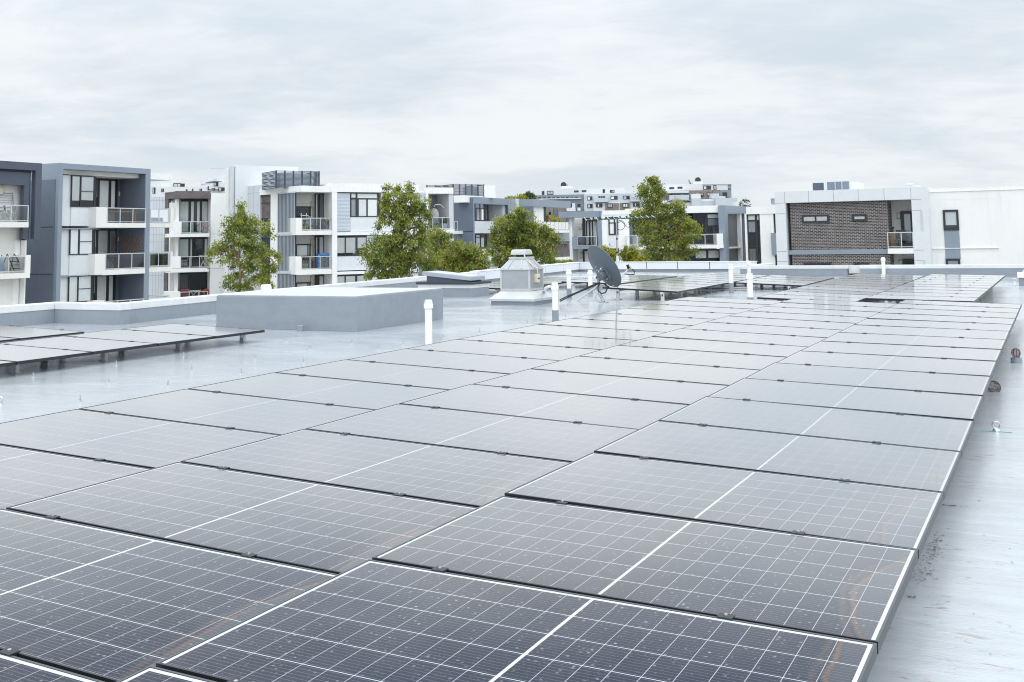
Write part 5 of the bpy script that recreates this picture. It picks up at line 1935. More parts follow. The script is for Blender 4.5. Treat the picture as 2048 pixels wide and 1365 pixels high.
for r, n_, bl in ((z6b(502, 298, 584, 328), -3.9, ()), (z6b(642, 290, 724, 322), -3.9, ()), (z6b(1078, 272, 1212, 338), -3.9, ((.1, .1, .4, .9, 'vblind'),)), (z6b(1254, 264, 1304, 336), -3.9, ((.05, .05, .95, .95),)), (z6b(1502, 258, 1552, 338), -3.9, ((.1, .05, .9, .8),)), (z6b(545, 402, 830, 430), 1.5, ((.5, .1, .7, .9),)), (z6b(1000, 395, 1086, 462), -1.9, ((.05, .05, .95, .5),)), (z6b(1142, 390, 1220, 448), -1.9, ((.05, .05, .95, .95),)), (z6b(870, 400, 955, 470), -1.9, ((.05, .05, .95, .95),)), (z6b(1410, 385, 1486, 474), -2.9, ()), (z6b(750, 532, 880, 556), 1.3, ())):
    F.window(rt, r, n_, blinds=bl, fw=.2, vx=(.5,))
mb = MB()
s_, z_ = F.hit(*z6b(992, 172), -9)
mb.tube([F.P(s_, -9, z_), F.P(s_, -10.5, z_)], .85, 14)
mb.build('fan_cowl', M['dark'], rt)
F.part('fan', rt, 'fargrey', (z6b(1012, 155, 1046, 200), -11, -9.5))
t2 = thing('satellite_dish', 'tiny distant satellite dish on the skyline roof', 'satellite dish', F.P(*[F.hit(*z6b(848, 240), -8)[0], -8, F.hit(*z6b(848, 240), -8)[1]]))
s_, z_ = F.hit(*z6b(848, 214), -8)
mb = MB()
mb.lathe((0, 0, 0), [(.02, -.2), (.6, -.12), (1.05, .12), (1.0, .12), (.55, -.08), (.02, -.14)], 18, False)
c_ = F.P(s_, -8, z_)
rm = Matrix.Translation(c_) @ Vector((.75, .35, .45)).to_track_quat('Z', 'Y').to_matrix().to_4x4()
mb.v = [tuple(rm @ Vector(v)) for v in mb.v]
mb.build('reflector', M['farslate'], t2, True)
mb = MB().tube([F.P(s_, -8.1, F.hit(*z6b(848, 245), -8)[1]), F.P(s_, -8.1, z_)], .07, 6)
mb.build('mast', M['dark'], t2)

F = Facade(380, 330, (380, 372, .012))
rt = F.root('apartment_building', 'distant white stepped apartment block seen above the brick top', 'building', 380, -5, 'distant apartment blocks')
F.part('wall', rt, 'farwhite', (z3b(130, 432, 1560, 1000), -20, 0), (z3b(310, 345, 480, 440), -20, -2), (z3b(480, 292, 705, 440), -20, -3), (z3b(1255, 415, 1560, 470), -20, 1), (z3b(1395, 250, 1560, 330), -20, -3), (z3b(1510, 215, 1580, 260), -20, -4), (z3b(1430, 330, 1580, 420), -20, -2))
for r, n_ in ((z3b(150, 445, 205, 562), .1), (z3b(316, 465, 370, 528), .1), (z3b(800, 478, 828, 515), .1), (z3b(916, 468, 944, 515), .1), (z3b(1065, 468, 1112, 515), .1), (z3b(1222, 418, 1256, 496), .4), (z3b(1306, 456, 1370, 505), 1.1), (z3b(1340, 335, 1432, 418), 1.2), (z3b(1430, 442, 1552, 515), 1.1)):
    F.window(rt, r, n_, fw=.18, vx=(.5,), blinds=((.1, .1, .45, .9),))
F.window(rt, z3b(556, 358, 700, 438), -2.8, fw=.2, vx=(.5,), blinds=((.05, .05, .95, .9),))
F.window(rt, z3b(702, 366, 776, 438), -2.7, fw=.2, vx=(.3, .6))
F.part('roof_slab', rt, 'farslate', (z3b(1330, 315, 1495, 328), -6, 2))

# ================================================================== TREES
def foliage_mesh(name, blobs, parent, mat, n_leaf, lsize=(.05, .15), clump=.45, droop=.7, fill=1.0):
    """blobs: (centre, rx, ry, rz) in metres; many leaf faces gathered in small hanging sprays"""
    V, Fc, T = [], [], []
    vol = np.array([b[1] * b[2] * b[3] for b in blobs]) ** .72
    vol = vol / vol.sum()
    base = np.array(parent.location)
    per = 62
    for b, fr in zip(blobs, vol):
        nsp = max(4, int(n_leaf * fr / per))
        c, rx, ry, rz = b
        d = rng.normal(size=(nsp, 3))
        d /= np.linalg.norm(d, axis=1)[:, None]
        rad = rng.uniform(.30, 1.0, nsp) ** .5
        ctr = np.array(c) + d * rad[:, None] * np.array([rx, ry, rz])
        tone = rng.uniform(0, 1, nsp) * .60 - .06 + .34 * rad * (d[:, 2] * .5 + .5)  # upper, outer sprays paler: highlight and shade painted into the leaf tint
        for k in range(nsp):
            m = int(per * rng.uniform(.6, 1.4))
            cl = clump * rng.uniform(.6, 1.25)
            out = d[k] * np.array([1, 1, .4])
            # a spray: leaves along a short twig that leaves the limb and bows down
            t = rng.uniform(0, 1, m)
            pos = ctr[k] + out * (t[:, None] - .4) * cl * 1.3 + rng.normal(size=(m, 3)) * cl * .33
            pos[:, 2] -= cl * .5 * t ** 2
            ln = rng.uniform(lsize[1] * .6, lsize[1] * 1.4, m)
            wd = rng.uniform(lsize[0] * .7, lsize[0] * 1.3, m)
            ax = rng.normal(size=(m, 3)) * .55 + out * .35
            ax[:, 2] -= droop
            ax /= np.linalg.norm(ax, axis=1)[:, None]
            sd_ = np.cross(ax, rng.normal(size=(m, 3)))
            sd_ /= np.linalg.norm(sd_, axis=1)[:, None]
            a = pos - base
            p0 = a
            p1 = a + ax * ln[:, None] * .45 + sd_ * wd[:, None]
            p2 = a + ax * ln[:, None]
            p3 = a + ax * ln[:, None] * .45 - sd_ * wd[:, None]
            V.append(np.stack([p0, p1, p2, p3], 1).reshape(-1, 3))
            T.append(np.clip(np.repeat(tone[k] + rng.normal(size=m) * .20, 4), 0, 1))
    V = np.concatenate(V)
    T = np.concatenate(T)
    nq = len(V) // 4
    me = bpy.data.meshes.new(name)
    me.vertices.add(len(V))
    me.vertices.foreach_set('co', V.astype(np.float32).ravel())
    me.loops.add(nq * 4)
    me.loops.foreach_set('vertex_index', np.arange(nq * 4, dtype=np.int32))
    me.polygons.add(nq)
    me.polygons.foreach_set('loop_start', np.arange(0, nq * 4, 4, dtype=np.int32))
    me.polygons.foreach_set('loop_total', np.full(nq, 4, dtype=np.int32))
    at = me.attributes.new('tint', 'FLOAT', 'POINT')
    at.data.foreach_set('value', T.astype(np.float32))
    me.update()
    me.validate()
    me.materials.append(mat)
    o = bpy.data.objects.new(name, me)
    COL.objects.link(o)
    o.parent = parent
    return o


def tree(name, label, zf, dist, blobs, trunk, mat='leaf', n_leaf=9000, lsize=(.05, .15), clump=.45, depth=1.0, bark='bark', r0=.16, ground=GROUND, cat='tree', group='trees beyond the roof', droop=.7):
    """blobs: (x, y, rx, ry) in the pixels of a crop; trunk: list of crop pixels from low to high"""
    k = 2048.0
    p0 = at_d(*zf(*trunk[0]), dist)
    t = thing(name, label, cat, (p0[0], p0[1], ground), group)
    ctr = []
    cx = zf(*trunk[-1])[0]
    for (x, y, rx, ry) in blobs:
        a, b = zf(x, y)
        a2, b2 = zf(x + rx, y + ry)
        mr = (a2 - a) * dist / FOC
        mz = (b2 - b) * dist / FOC
        dd = dist + rng.uniform(-1, 1) * depth * max(mr, .6) * .8
        c = at_d(a, b, dd)
        ctr.append((c, mr, mr * rng.uniform(.85, 1.1), mz))
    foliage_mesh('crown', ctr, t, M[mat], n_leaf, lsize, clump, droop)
    pts = [Vector((p0[0], p0[1], ground))] + [Vector(at_d(*zf(*q), dist)) for q in trunk]
    n = len(pts)
    mb = MB()
    rr = [r0 * 1.5] + [r0 * (1 - .8 * i / (n - 1)) for i in range(1, n)]
    mb.tube(pts, rr, 8)
    for c, mr, my, mz in ctr:
        cv = Vector(c)
        # the limb leaves the trunk below the clump it carries
        cand = [(pts[i].lerp(pts[i + 1], f), rr[i]) for i in range(n - 1) for f in (.1, .4, .7, .95)]
        cand = [q for q in cand if q[0].z < cv.z - .15 * mz] or cand[:1]
        q, rad = min(cand, key=lambda q: (q[0] - cv).length + .4 * abs(cv.z - q[0].z - .8))
        rad = min(rad * .5, .07)
        mid = q.lerp(cv, .5) + Vector((0, 0, .12 * (cv - q).length))
        mb.tube([q, mid, cv + Vector((0, 0, mz * .3))], [rad, rad * .6, rad * .2], 6)
        for _ in range(3):
            e = cv + Vector((random.uniform(-1, 1) * mr, random.uniform(-1, 1) * my, random.uniform(-.3, .9) * mz))
            mb.tube([mid, mid.lerp(e, .55) + Vector((0, 0, .08)), e], [rad * .5, rad * .32, rad * .12], 5)
    mb.build('trunk', M[bark], t, True)
    return t


tree('gum_tree', 'slender young gum tree with airy crown in front of the stair tower', z2_, 56,
     [(722, 455, 48, 50), (690, 540, 72, 62), (775, 545, 62, 58), (640, 600, 58, 42), (830, 610, 52, 52), (720, 640, 88, 66), (620, 705, 58, 48), (785, 712, 76, 56), (560, 790, 66, 52), (497, 842, 44, 40),
      (650, 810, 76, 58), (745, 800, 62, 70), (855, 735, 62, 58), (945, 640, 46, 70), (905, 810, 76, 56), (985, 860, 62, 50), (845, 905, 80, 62), (960, 930, 52, 60), (730, 925, 66, 52), (690, 700, 60, 60), (800, 840, 60, 50), (640, 1055, 58, 46), (700, 1010, 60, 40), (770, 1090, 80, 34), (880, 1045, 74, 58), (955, 1050, 42, 50), (600, 880, 40, 40)],
     [(715, 1200), (728, 1000), (712, 880), (716, 700), (722, 500)], n_leaf=16500, r0=.085, clump=.30, lsize=(.030, .115))
tree('gum_tree', 'broad dense yellow green gum tree between window bands and balcony chair', z3_, 60,
     [(712, 305, 42, 34), (890, 300, 50, 38), (800, 340, 60, 36), (735, 400, 84, 62), (870, 400, 84, 62), (980, 420, 52, 46), (670, 480, 62, 62), (800, 490, 110, 66), (930, 480, 84, 62), (1020, 490, 34, 50), (640, 580, 36, 40), (760, 575, 90, 40), (900, 570, 84, 40), (960, 620, 60, 60), (815, 650, 72, 56),
      (700, 720, 90, 62), (590, 720, 50, 46), (830, 750, 120, 72), (960, 730, 84, 82), (545, 800, 46, 62), (640, 850, 110, 90), (780, 880, 130, 90), (930, 880, 110, 90), (1040, 900, 80, 80), (620, 960, 80, 72), (760, 980, 120, 50)],
     [(815, 1200), (815, 900), (818, 680), (815, 540), (800, 400)], n_leaf=25000, r0=.15, clump=.34, lsize=(.034, .125))
tree('gum_tree', 'thinner brownish gum tree right of the broad yellow green tree', z3_, 64,
     [(1110, 660, 72, 46), (1060, 720, 54, 52), (1160, 710, 66, 56), (1110, 790, 90, 62), (1195, 800, 50, 72), (1275, 750, 26, 32), (1120, 880, 100, 72), (1190, 900, 60, 60)],
     [(1130, 1100), (1135, 850), (1125, 700)], n_leaf=8000, r0=.09, clump=.32, lsize=(.032, .12))
tree('gum_tree', 'low rounded leafy tree behind the roof hatch', z4_, 62,
     [(120, 770, 84, 62), (180, 735, 62, 40), (60, 830, 74, 62), (160, 850, 110, 72), (255, 800, 62, 72), (300, 870, 50, 62), (100, 910, 110, 46), (230, 910, 90, 40), (70, 700, 24, 30), (-20, 790, 46, 50)],
     [(150, 1100), (150, 850), (150, 760)], n_leaf=12500, r0=.12, clump=.34, lsize=(.034, .125), mat='leaf')
tree('gum_tree', 'rounded leafy tree behind the exhaust fan', z4_, 66,
     [(610, 400, 50, 40), (560, 450, 62, 44), (660, 440, 50, 44), (470, 510, 72, 50), (590, 510, 84, 50), (700, 520, 66, 44), (420, 580, 50, 46), (530, 590, 90, 56), (660, 590, 90, 56), (780, 560, 72, 46), (860, 600, 62, 46), (920, 645, 24, 26), (390, 660, 52, 46), (490, 680, 84, 62), (620, 680, 100, 66), (750, 670, 90, 66), (860, 690, 62, 62), (410, 740, 62, 46), (700, 770, 110, 66), (820, 770, 84, 66), (560, 780, 100, 60), (850, 850, 60, 40), (460, 830, 62, 50), (440, 880, 50, 40)],
     [(610, 1100), (610, 800), (605, 620), (610, 480)], n_leaf=23000, r0=.14, clump=.34, lsize=(.036, .13))
tree('gum_tree', 'tall gum tree rising behind the television antenna', z5_, 70,
     [(460, 105, 30, 26), (430, 140, 52, 36), (505, 140, 36, 36), (385, 200, 46, 44), (460, 200, 62, 44), (540, 205, 40, 40), (360, 245, 40, 26), (440, 270, 72, 40), (545, 260, 42, 32), (480, 330, 62, 42), (420, 350, 50, 36), (340, 415, 56, 42), (420, 430, 72, 46), (520, 400, 72, 52), (590, 360, 52, 46), (700, 320, 42, 36), (660, 380, 66, 46), (730, 400, 46, 50), (330, 500, 50, 52), (420, 530, 84, 52), (530, 500, 84, 56), (640, 470, 66, 56), (740, 500, 72, 52), (810, 545, 56, 50), (870, 590, 32, 26), (350, 590, 40, 36), (450, 620, 84, 46), (580, 600, 84, 62), (700, 600, 84, 62), (800, 620, 52, 36), (400, 690, 72, 46), (520, 700, 84, 46), (650, 690, 84, 46), (760, 700, 66, 40), (840, 755, 36, 22), (430, 780, 84, 46), (560, 790, 70, 50), (740, 780, 84, 50), (660, 840, 60, 30)],
     [(545, 1050), (545, 780), (500, 560), (470, 330), (460, 130)], n_leaf=23000, r0=.11, clump=.34, lsize=(.036, .13))
tree('gum_tree', 'short pale green tree at the foot of the tall gum tree', z5_, 66,
     [(255, 745, 50, 40), (220, 800, 46, 42), (300, 790, 62, 50), (280, 840, 84, 36), (350, 840, 60, 34)],
     [(280, 1000), (275, 820), (265, 760)], n_leaf=4500, r0=.07, clump=.30, lsize=(.034, .12), mat='leafyellow')
tree('gum_tree', 'small green tree half hidden behind the dish', z5_, 66,
     [(50, 740, 36, 30), (100, 800, 46, 44), (85, 840, 50, 30)],
     [(80, 1000), (80, 800)], n_leaf=2600, r0=.06, clump=.28, lsize=(.034, .12), mat='leafyellow')
tree('shrub', 'low shrub peeping over the clad parapet below the brick balcony wall', z9_, 78,
     [(440, 1165, 60, 26), (520, 1180, 70, 26), (620, 1140, 40, 30), (330, 1170, 30, 30)],
     [(500, 1400), (500, 1200)], n_leaf=1800, r0=.05, clump=.2, lsize=(.034, .12), mat='leafyellow', cat='shrub')
tree('shrub', 'dark leafy shrub at the corner below the awning', z9_, 78,
     [(200, 1130, 44, 40), (195, 1200, 50, 30)], [(200, 1400), (200, 1180)], n_leaf=1300, r0=.05, clump=.22, lsize=(.036, .12), cat='shrub')
tree('tree', 'dark round tree far off beside the distant white top storey', z4_, 190,
     [(690, 265, 26, 20), (665, 280, 22, 16), (720, 278, 22, 18), (690, 295, 44, 22)], [(690, 420), (690, 280)], n_leaf=2500, r0=.3, clump=.8, lsize=(.12, .35), mat='leafdark', bark='darkbark', group='far trees')
tree('tree', 'yellow green tree tops far off above the grey roof boxes', z4_, 150,
     [(625, 292, 36, 12), (570, 298, 40, 10), (520, 298, 24, 10)], [(600, 420), (610, 300)], n_leaf=1800, r0=.25, clump=.6, lsize=(.10, .3), mat='leafyellow', bark='darkbark', group='far trees')
tree('tree', 'bright green tree seen under the roof overhang', z4_, 150,
     [(866, 455, 28, 26), (880, 490, 40, 30), (855, 520, 36, 30)], [(870, 620), (870, 480)], n_leaf=2600, r0=.2, clump=.6, lsize=(.10, .3), mat='leafyellow', bark='darkbark', group='far trees')
tree('tree', 'golden tree top seen behind the railed balcony', z4_, 145,
     [(925, 492, 26, 12), (940, 515, 36, 22), (985, 540, 36, 24)], [(930, 620), (930, 500)], n_leaf=2200, r0=.2, clump=.6, lsize=(.10, .3), mat='leafyellow', bark='darkbark', group='far trees')

# fan palm on the skyline
pd_ = 210
p0 = at_d(1490, 409, pd_)
t = thing('palm_tree', 'fan palm top on the skyline between distant apartments and brick building', 'palm tree', (p0[0], p0[1], GROUND), 'far trees')
mb = MB()
mb.tube([(p0[0], p0[1], GROUND), (p0[0], p0[1], p0[2] - .2)], [.35, .28], 8)
mb.build('trunk', M['darkbark'], t, True)
mb = MB()
c = Vector(p0)
for k in range(44):
    a = random.uniform(0, 2 * math.pi)
    el = random.uniform(-.7, 1.3)
    d = Vector((math.cos(a) * math.cos(el), math.sin(a) * math.cos(el), math.sin(el)))
    st = c + d * .35
    hub_ = c + d * random.uniform(.65, .85)
    side = d.cross(Vector((0, 0, 1)))
    side = side.normalized() if side.length > .05 else Vector((1, 0, 0))
    mb.tube([st, hub_], .03, 4)
    for j in range(7):
        w_ = (j - 3) / 3
        e = hub_ + (d * (1 - .35 * abs(w_)) + side * w_ * .8) * .65 + Vector((0, 0, -.12 - .22 * abs(w_)))
        n_ = (e - hub_).cross(Vector((random.random() - .5, random.random() - .5, .4))).normalized() * .05
        m_ = hub_.lerp(e, .5)
        mb.add([hub_, m_ + n_, e, m_ - n_], [(0, 1, 2, 3)])
M['palm'] = paint('palm_leaf', (0.085, 0.12, 0.04), 0.6, var=.4, scale=2)
mb.build('fronds', M['palm'], t)
mb = MB()
for k in range(26):
    a = random.uniform(0, 2 * math.pi)
    d = Vector((math.cos(a), math.sin(a), random.uniform(-.9, -.2)))
    e = c + d * random.uniform(.5, .95) + Vector((0, 0, -.3))
    n_ = d.cross(Vector((0, 0, 1))).normalized() * .09
    mb.add([c, c.lerp(e, .6) + n_, e, c.lerp(e, .6) - n_], [(0, 1, 2, 3)])
M['deadleaf'] = paint('dry_leaf', (0.28, 0.17, 0.09), 0.8, var=.3, scale=2)
mb.build('dry_skirt', M['deadleaf'], t)

# ================================================================== THINGS ON THE BALCONIES


class Spot:
    """a standing place on a balcony: right = along the facade, out = towards the viewer"""
    def __init__(self, F, px, py_floor, n):
        s, z = F.hit(px, py_floor, n)
        self.F, self.s, self.n, self.z = F, s, n, z
        self.base = F.P(s, n, z)

    def p(self, a, o, h):
        return Vector(self.F.P(self.s + a, self.n + o, self.z + h))

    def box(self, mb, a0, a1, o0, o1, h0, h1):
        self.F.sbox(mb, self.s + a0, self.s + a1, self.z + h0, self.z + h1, self.n + o0, self.n + o1)
        return mb


def folding_chair(S, label, mat='dark', w=.5):
    t = thing('folding_chair', label, 'chair', S.base, 'chairs on the balconies')
    S.box(MB(), -w / 2, w / 2, -.2, .22, .43, .47).build('seat', M[mat], t)
    S.box(MB(), -w / 2, w / 2, -.26, -.22, .62, .90).build('backrest', M[mat], t)
    for sx in (-1, 1):
        MB().tube([S.p(sx * w * .48, .25, 0), S.p(sx * w * .48, -.1, .45), S.p(sx * w * .48, -.26, .92)], .018, 6).build('leg', M[mat], t, True)
        MB().tube([S.p(sx * w * .44, -.28, 0), S.p(sx * w * .44, .15, .45)], .018, 6).build('leg', M[mat], t, True)
    MB().tube([S.p(-w * .46, .2, .12), S.p(w * .46, .2, .12)], .014, 6).build('stretcher', M[mat], t, True)


def drying_rack(S, label, w=.9, h=.95, mat='white', towel=None):
    t = thing('drying_rack', label, 'drying rack', S.base, 'drying racks on the balconies')
    for o in (-.03, .03):
        mb = MB()
        mb.tube([S.p(-w * .42, o * 8, 0), S.p(w * .42 * (1 if o > 0 else .9), -o * 8, h)], .016, 6)
        mb.build('leg', M[mat], t, True)
        mb = MB()
        mb.tube([S.p(w * .42, o * 8, 0), S.p(-w * .42, -o * 8, h)], .016, 6)
        mb.build('leg', M[mat], t, True)
    mb = MB()
    for k in range(6):
        o = -.3 + .12 * k
        mb.tube([S.p(-w * .6, o, h + .02), S.p(w * .6, o, h + .02)], .009, 5)
    for sx in (-.6, .6):
        mb.tube([S.p(w * sx, -.32, h + .02), S.p(w * sx, .34, h + .02)], .013, 5)
    mb.build('rack', M[mat], t, True)
    if towel:
        S.box(MB(), -w * .35, w * .12, .08, .11, h - .4, h + .035).build('cloth', M[towel], t)


def plant_pot(S, label, h=.7, r=.22, mat='midgrey', leafm='leaf'):
    t = thing('potted_plant', label, 'potted plant', S.base, 'potted plants on the balconies')
    b = S.base
    MB().lathe(b, [(r * .75, 0), (r, r * 1.6), (r * .92, r * 1.6)], 14).build('pot', M[mat], t, True)
    mb = MB()
    c = Vector(b) + Vector((0, 0, r * 1.55))
    for k in range(34):
        a = random.uniform(0, 6.28)
        el = random.uniform(.35, 1.4)
        d = Vector((math.cos(a) * math.cos(el), math.sin(a) * math.cos(el), math.sin(el)))
        e = c + d * h * random.uniform(.6, 1.0) + Vector((0, 0, -.1 * math.cos(el)))
        n_ = d.cross(Vector((random.random(), random.random(), .3))).normalized() * .06
        mb.add([c, c.lerp(e, .55) + n_, e, c.lerp(e, .55) - n_], [(0, 1, 2, 3)])
    M.setdefault('potleaf', paint('pot_leaves', (0.07, 0.14, 0.04), .5, var=.4, scale=3))
    mb.build('leaves', M['potleaf'], t)


# slate blue block: table, trellis, chair, pot on the post
S = Spot(BLUE, *z1_(935, 587), -.75)
t = thing('balcony_table', 'orange timber table behind the balcony glass of the slate blue block', 'table', S.base)
S.box(MB(), -1.15, 1.35, -.45, .35, .66, .72).build('tabletop', M['wood'], t)
for a in (-1.05, 1.25):
    for o in (-.38, .28):
        S.box(MB(), a - .05, a + .05, o - .05, o + .05, 0, .66).build('leg', M['wood'], t)
S = Spot(BR, *z1_(1057, 700), .02)
t = thing('trellis', 'expanding timber trellis hung on the slate blue balcony wall', 'trellis', S.base)
q = [BR.hit(*z1_(970, 698), .02), BR.hit(*z1_(1143, 828), .02)]
sx0, sx1 = q[0][0], q[1][0]
zt_, zb_ = q[0][1], q[1][1]
mb, mb2 = MB(), MB()
nn = 7
hh = zt_ - zb_
run = hh * .62
for k in range(-2, nn + 1):
    a = sx0 + (sx1 - sx0) * k / nn
    for mbb, sg, o in ((mb, 1, .02), (mb2, -1, .045)):
        p_, e_ = (a, zt_), (a + run, zb_)
        if sg < 0:
            p_, e_ = (a + run, zt_), (a, zb_)
        # clip to the frame
        f0, f1 = 0.0, 1.0
        dxx = e_[0] - p_[0]
        lo, hi = sorted(((sx0 - p_[0]) / dxx, (sx1 - p_[0]) / dxx))
        f0, f1 = max(f0, lo), min(f1, hi)
        if f1 - f0 < .05:
            continue
        A_ = BR.P(p_[0] + dxx * f0, .02 + o, p_[1] + (e_[1] - p_[1]) * f0)
        B_ = BR.P(p_[0] + dxx * f1, .02 + o, p_[1] + (e_[1] - p_[1]) * f1)
        mbb.tube([A_, B_], .016, 5)
mb.build('rear_slats', M['wood'], t)
mb2.build('front_slats', M['wood'], t)
S = Spot(BLUE, *z1_(925, 945), -1.0)
folding_chair(S, 'dark red timber chair behind the lower balcony glass of the slate blue block', 'darkwood', .5)

# charcoal framed block: chairs, ladders, broom
FA = Facade(60, 60, 'Y')
S = Spot(FA, *za(60, 1072), -.1)
folding_chair(S, 'white garden chair on the top balcony at the left edge', 'white', .55)
S = Spot(FA, *za(150, 1072), -.1)
folding_chair(S, 'white garden chair beside the broom on the top left balcony', 'white', .5)
S = Spot(FA, *za(40, 1060), -.45)
t = thing('leaning_rack', 'grey metal rack leaning on the top left balcony wall', 'rack', S.base)
mb = MB()
for a, b_ in (((-.55, 0), (-.65, 1.55)), ((.55, 0), (.65, 1.55))):
    mb.tube([S.p(a[0], .3, a[1]), S.p(b_[0], -.1, b_[1])], .03, 6)
for k in range(7):
    mb.tube([S.p(-.63, -.02 + .03 * k, 1.5 - .13 * k), S.p(.63, -.02 + .03 * k, 1.5 - .13 * k)], .018, 6)
mb.build('frame', M['midgrey'], t, True)
S = Spot(FA, *za(200, 1060), -.35)
t = thing('broom', 'pink handled broom leaning on the top left balcony', 'broom', S.base)
MB().tube([S.p(0, .1, 0), S.p(.42, -.3, 1.05)], .022, 6).build('handle', M['pink'], t, True)
S.box(MB(), .28, .62, -.36, -.24, 1.02, 1.16).build('brush', M['red'], t)
S = Spot(FA, *zb(205, 680), 0)
t = thing('step_ladder', 'black step ladder behind the middle left balcony glass', 'ladder', S.base)
for a in (-.28, .34):
    MB().tube([S.p(a + .25, .2, 0), S.p(a * .7 - .1, -.1, .98)], .022, 6).build('side_rail', M['black'], t, True)
    MB().tube([S.p(a - .25, -.35, 0), S.p(a * .7 - .1, -.1, .98)], .016, 6).build('side_rail', M['black'], t, True)
for k in range(4):
    f_ = (k + 1) / 5
    S.box(MB(), -.28 + .25 * (1 - f_) - .05 * f_, .34 + .25 * (1 - f_) - .15 * f_, .1 - .25 * f_, .2 - .25 * f_, f_ * .95 - .015, f_ * .95 + .015).build('tread', M['black'], t)
S = Spot(FA, *zb(20, 690), .1)
t = thing('folded_cloth_airer', 'pale blue cloth over an airer on the middle left balcony', 'airer', S.base)
mb = MB()
mb.tube([S.p(-.3, .1, 0), S.p(0, 0, .95), S.p(.3, -.1, 0)], .016, 6)
mb.build('frame', M['black'], t, True)
mb = MB()
mb.hexa([S.p(-.35, .16, .05), S.p(.12, .16, .05), S.p(.12, .10, .05), S.p(-.35, .10, .05), S.p(-.25, .1, .85), S.p(-.02, .1, .85), S.p(-.02, .06, .85), S.p(-.25, .06, .85)])
M['paleblue'] = paint('pale_blue_cloth', (.50, .60, .78), .9)
mb.build('cloth', M['paleblue'], t)

# brick topped block: bicycle, folding chair, drying racks, red bag
S = Spot(BRICKC, *z3b(1185, 1318), -.5)
t = thing('bicycle', 'orange red bicycle behind the top balcony glass under the brick', 'bicycle', S.base)
for a in (-.5, .5):
    w_ = MB().ring(S.p(a, 0, .35), BRICKC.n, .33, .028, 22, 6).build('wheel', M['black'], t, True)
    mb = MB()
    for k in range(6):
        an = math.pi * k / 6
        mb.tube([S.p(a + .32 * math.cos(an), 0, .35 + .32 * math.sin(an)), S.p(a - .32 * math.cos(an), 0, .35 - .32 * math.sin(an))], .004, 4)
    mb.build('spokes', M['steel'], w_)
mb = MB()
mb.tube([S.p(.5, 0, .35), S.p(.34, 0, .85), S.p(-.18, 0, .78), S.p(.02, 0, .32), S.p(.36, 0, .72)], .035, 6)
mb.tube([S.p(-.5, 0, .35), S.p(-.2, 0, .80), S.p(-.0, 0, .32), S.p(-.5, 0, .35)], .028, 6)
mb.build('frame', M['orange'], t, True)
MB().tube([S.p(-.2, 0, .80), S.p(-.23, 0, .95)], .02, 6).build('seat_post', M['steel'], t, True)
S.box(MB(), -.40, -.08, -.07, .07, .95, 1.0).build('saddle', M['black'], t)
MB().tube([S.p(.34, 0, .85), S.p(.32, 0, 1.0), S.p(.40, .25, 1.02)], .018, 6).tube([S.p(.32, 0, 1.0), S.p(.40, -.25, 1.02)], .018, 6).build('handlebar', M['black'], t, True)
S = Spot(BRICKC, *z4b(760, 728), -.9)
folding_chair(S, 'black folding chair on the middle balcony under the brick top', 'dark', .62)
S = Spot(BRICKC, *z4b(1132, 728), -.7)
drying_rack(S, 'folded white and red drying rack on the middle balcony under the brick', .55, 1.0, 'white', 'red')
S = Spot(BRICKC, *z4b(945, 1335), -.6)
drying_rack(S, 'white drying rack standing on the lowest balcony of the brick topped block', .8, .62, 'white')
S = Spot(BRICKC, *z4b(782, 1330), -.5)
t = thing('laundry_bag', 'red laundry bag on the lowest balcony of the brick topped block', 'bag', S.base)
mb = MB()
mb.hexa([S.p(-.34, .15, 0), S.p(.34, .15, 0), S.p(.34, -.2, 0), S.p(-.34, -.2, 0), S.p(-.38, .18, .74), S.p(.38, .18, .74), S.p(.38, -.22, .74), S.p(-.38, -.22, .74)])
mb.build('bag', M['red'], t, bevel=.06)
MB().tube([S.p(-.2, .0, .72), S.p(-.14, 0, .9), S.p(.14, 0, .9), S.p(.2, 0, .72)], .025, 6).build('handle', M['red'], t, True)
S = Spot(BRICKC, *z4b(1190, 1330), -.5)
t = thing('swim_ring', 'red round swim ring leaning on the lowest balcony rail', 'swim ring', S.base)
MB().ring(S.p(0, 0, .45), BRICKC.n, .26, .10, 20, 8).build('ring', M['red'], t, True)
S = Spot(BRICKC, *z4b(1100, 1335), -.5)
t = thing('hose_reel', 'yellow framed hose stand on the lowest balcony between rack and ring', 'hose stand', S.base)
MB().tube([S.p(-.25, 0, 0), S.p(-.1, 0, .75), S.p(.2, 0, .7), S.p(.3, 0, 0)], .035, 6).build('stand', M['yellow'], t, True)

# white block: chair, plants, bench, storage boxes, hanging egg chair
S = Spot(WHITED, *z7b(330, 690), -.7)
t = thing('plant_stand', 'white ladder plant stand on the upper balcony beside the louvres', 'plant stand', S.base)
for a in (-.22, .22):
    MB().tube([S.p(a, .15, 0), S.p(a, -.1, 1.35)], .03, 6).build('leg', M['white'], t, True)
for k in range(4):
    S.box(MB(), -.28, .28, -.18, .18, .25 + .3 * k, .29 + .3 * k).build('shelf', M['white'], t)
S = Spot(WHITED, *z7b(312, 690), -.35)
plant_pot(S, 'potted plant with terracotta pot in the corner of the upper balcony by the louvres', .5, .2, 'wood')
S = Spot(WHITED, *z7b(440, 688), -1.0)
t = thing('lounge_chair', 'charcoal padded lounge chair on the upper balcony beside the plants', 'chair', S.base, 'chairs on the balconies')
mb = MB()
mb.hexa([S.p(-.5, .4, .25), S.p(.75, .4, .25), S.p(.75, -.4, .25), S.p(-.5, -.4, .25), S.p(-.5, .4, .45), S.p(.75, .4, .35), S.p(.75, -.4, .35), S.p(-.5, -.4, .45)])
mb.build('seat', M['charcoal'], t, bevel=.05)
mb = MB()
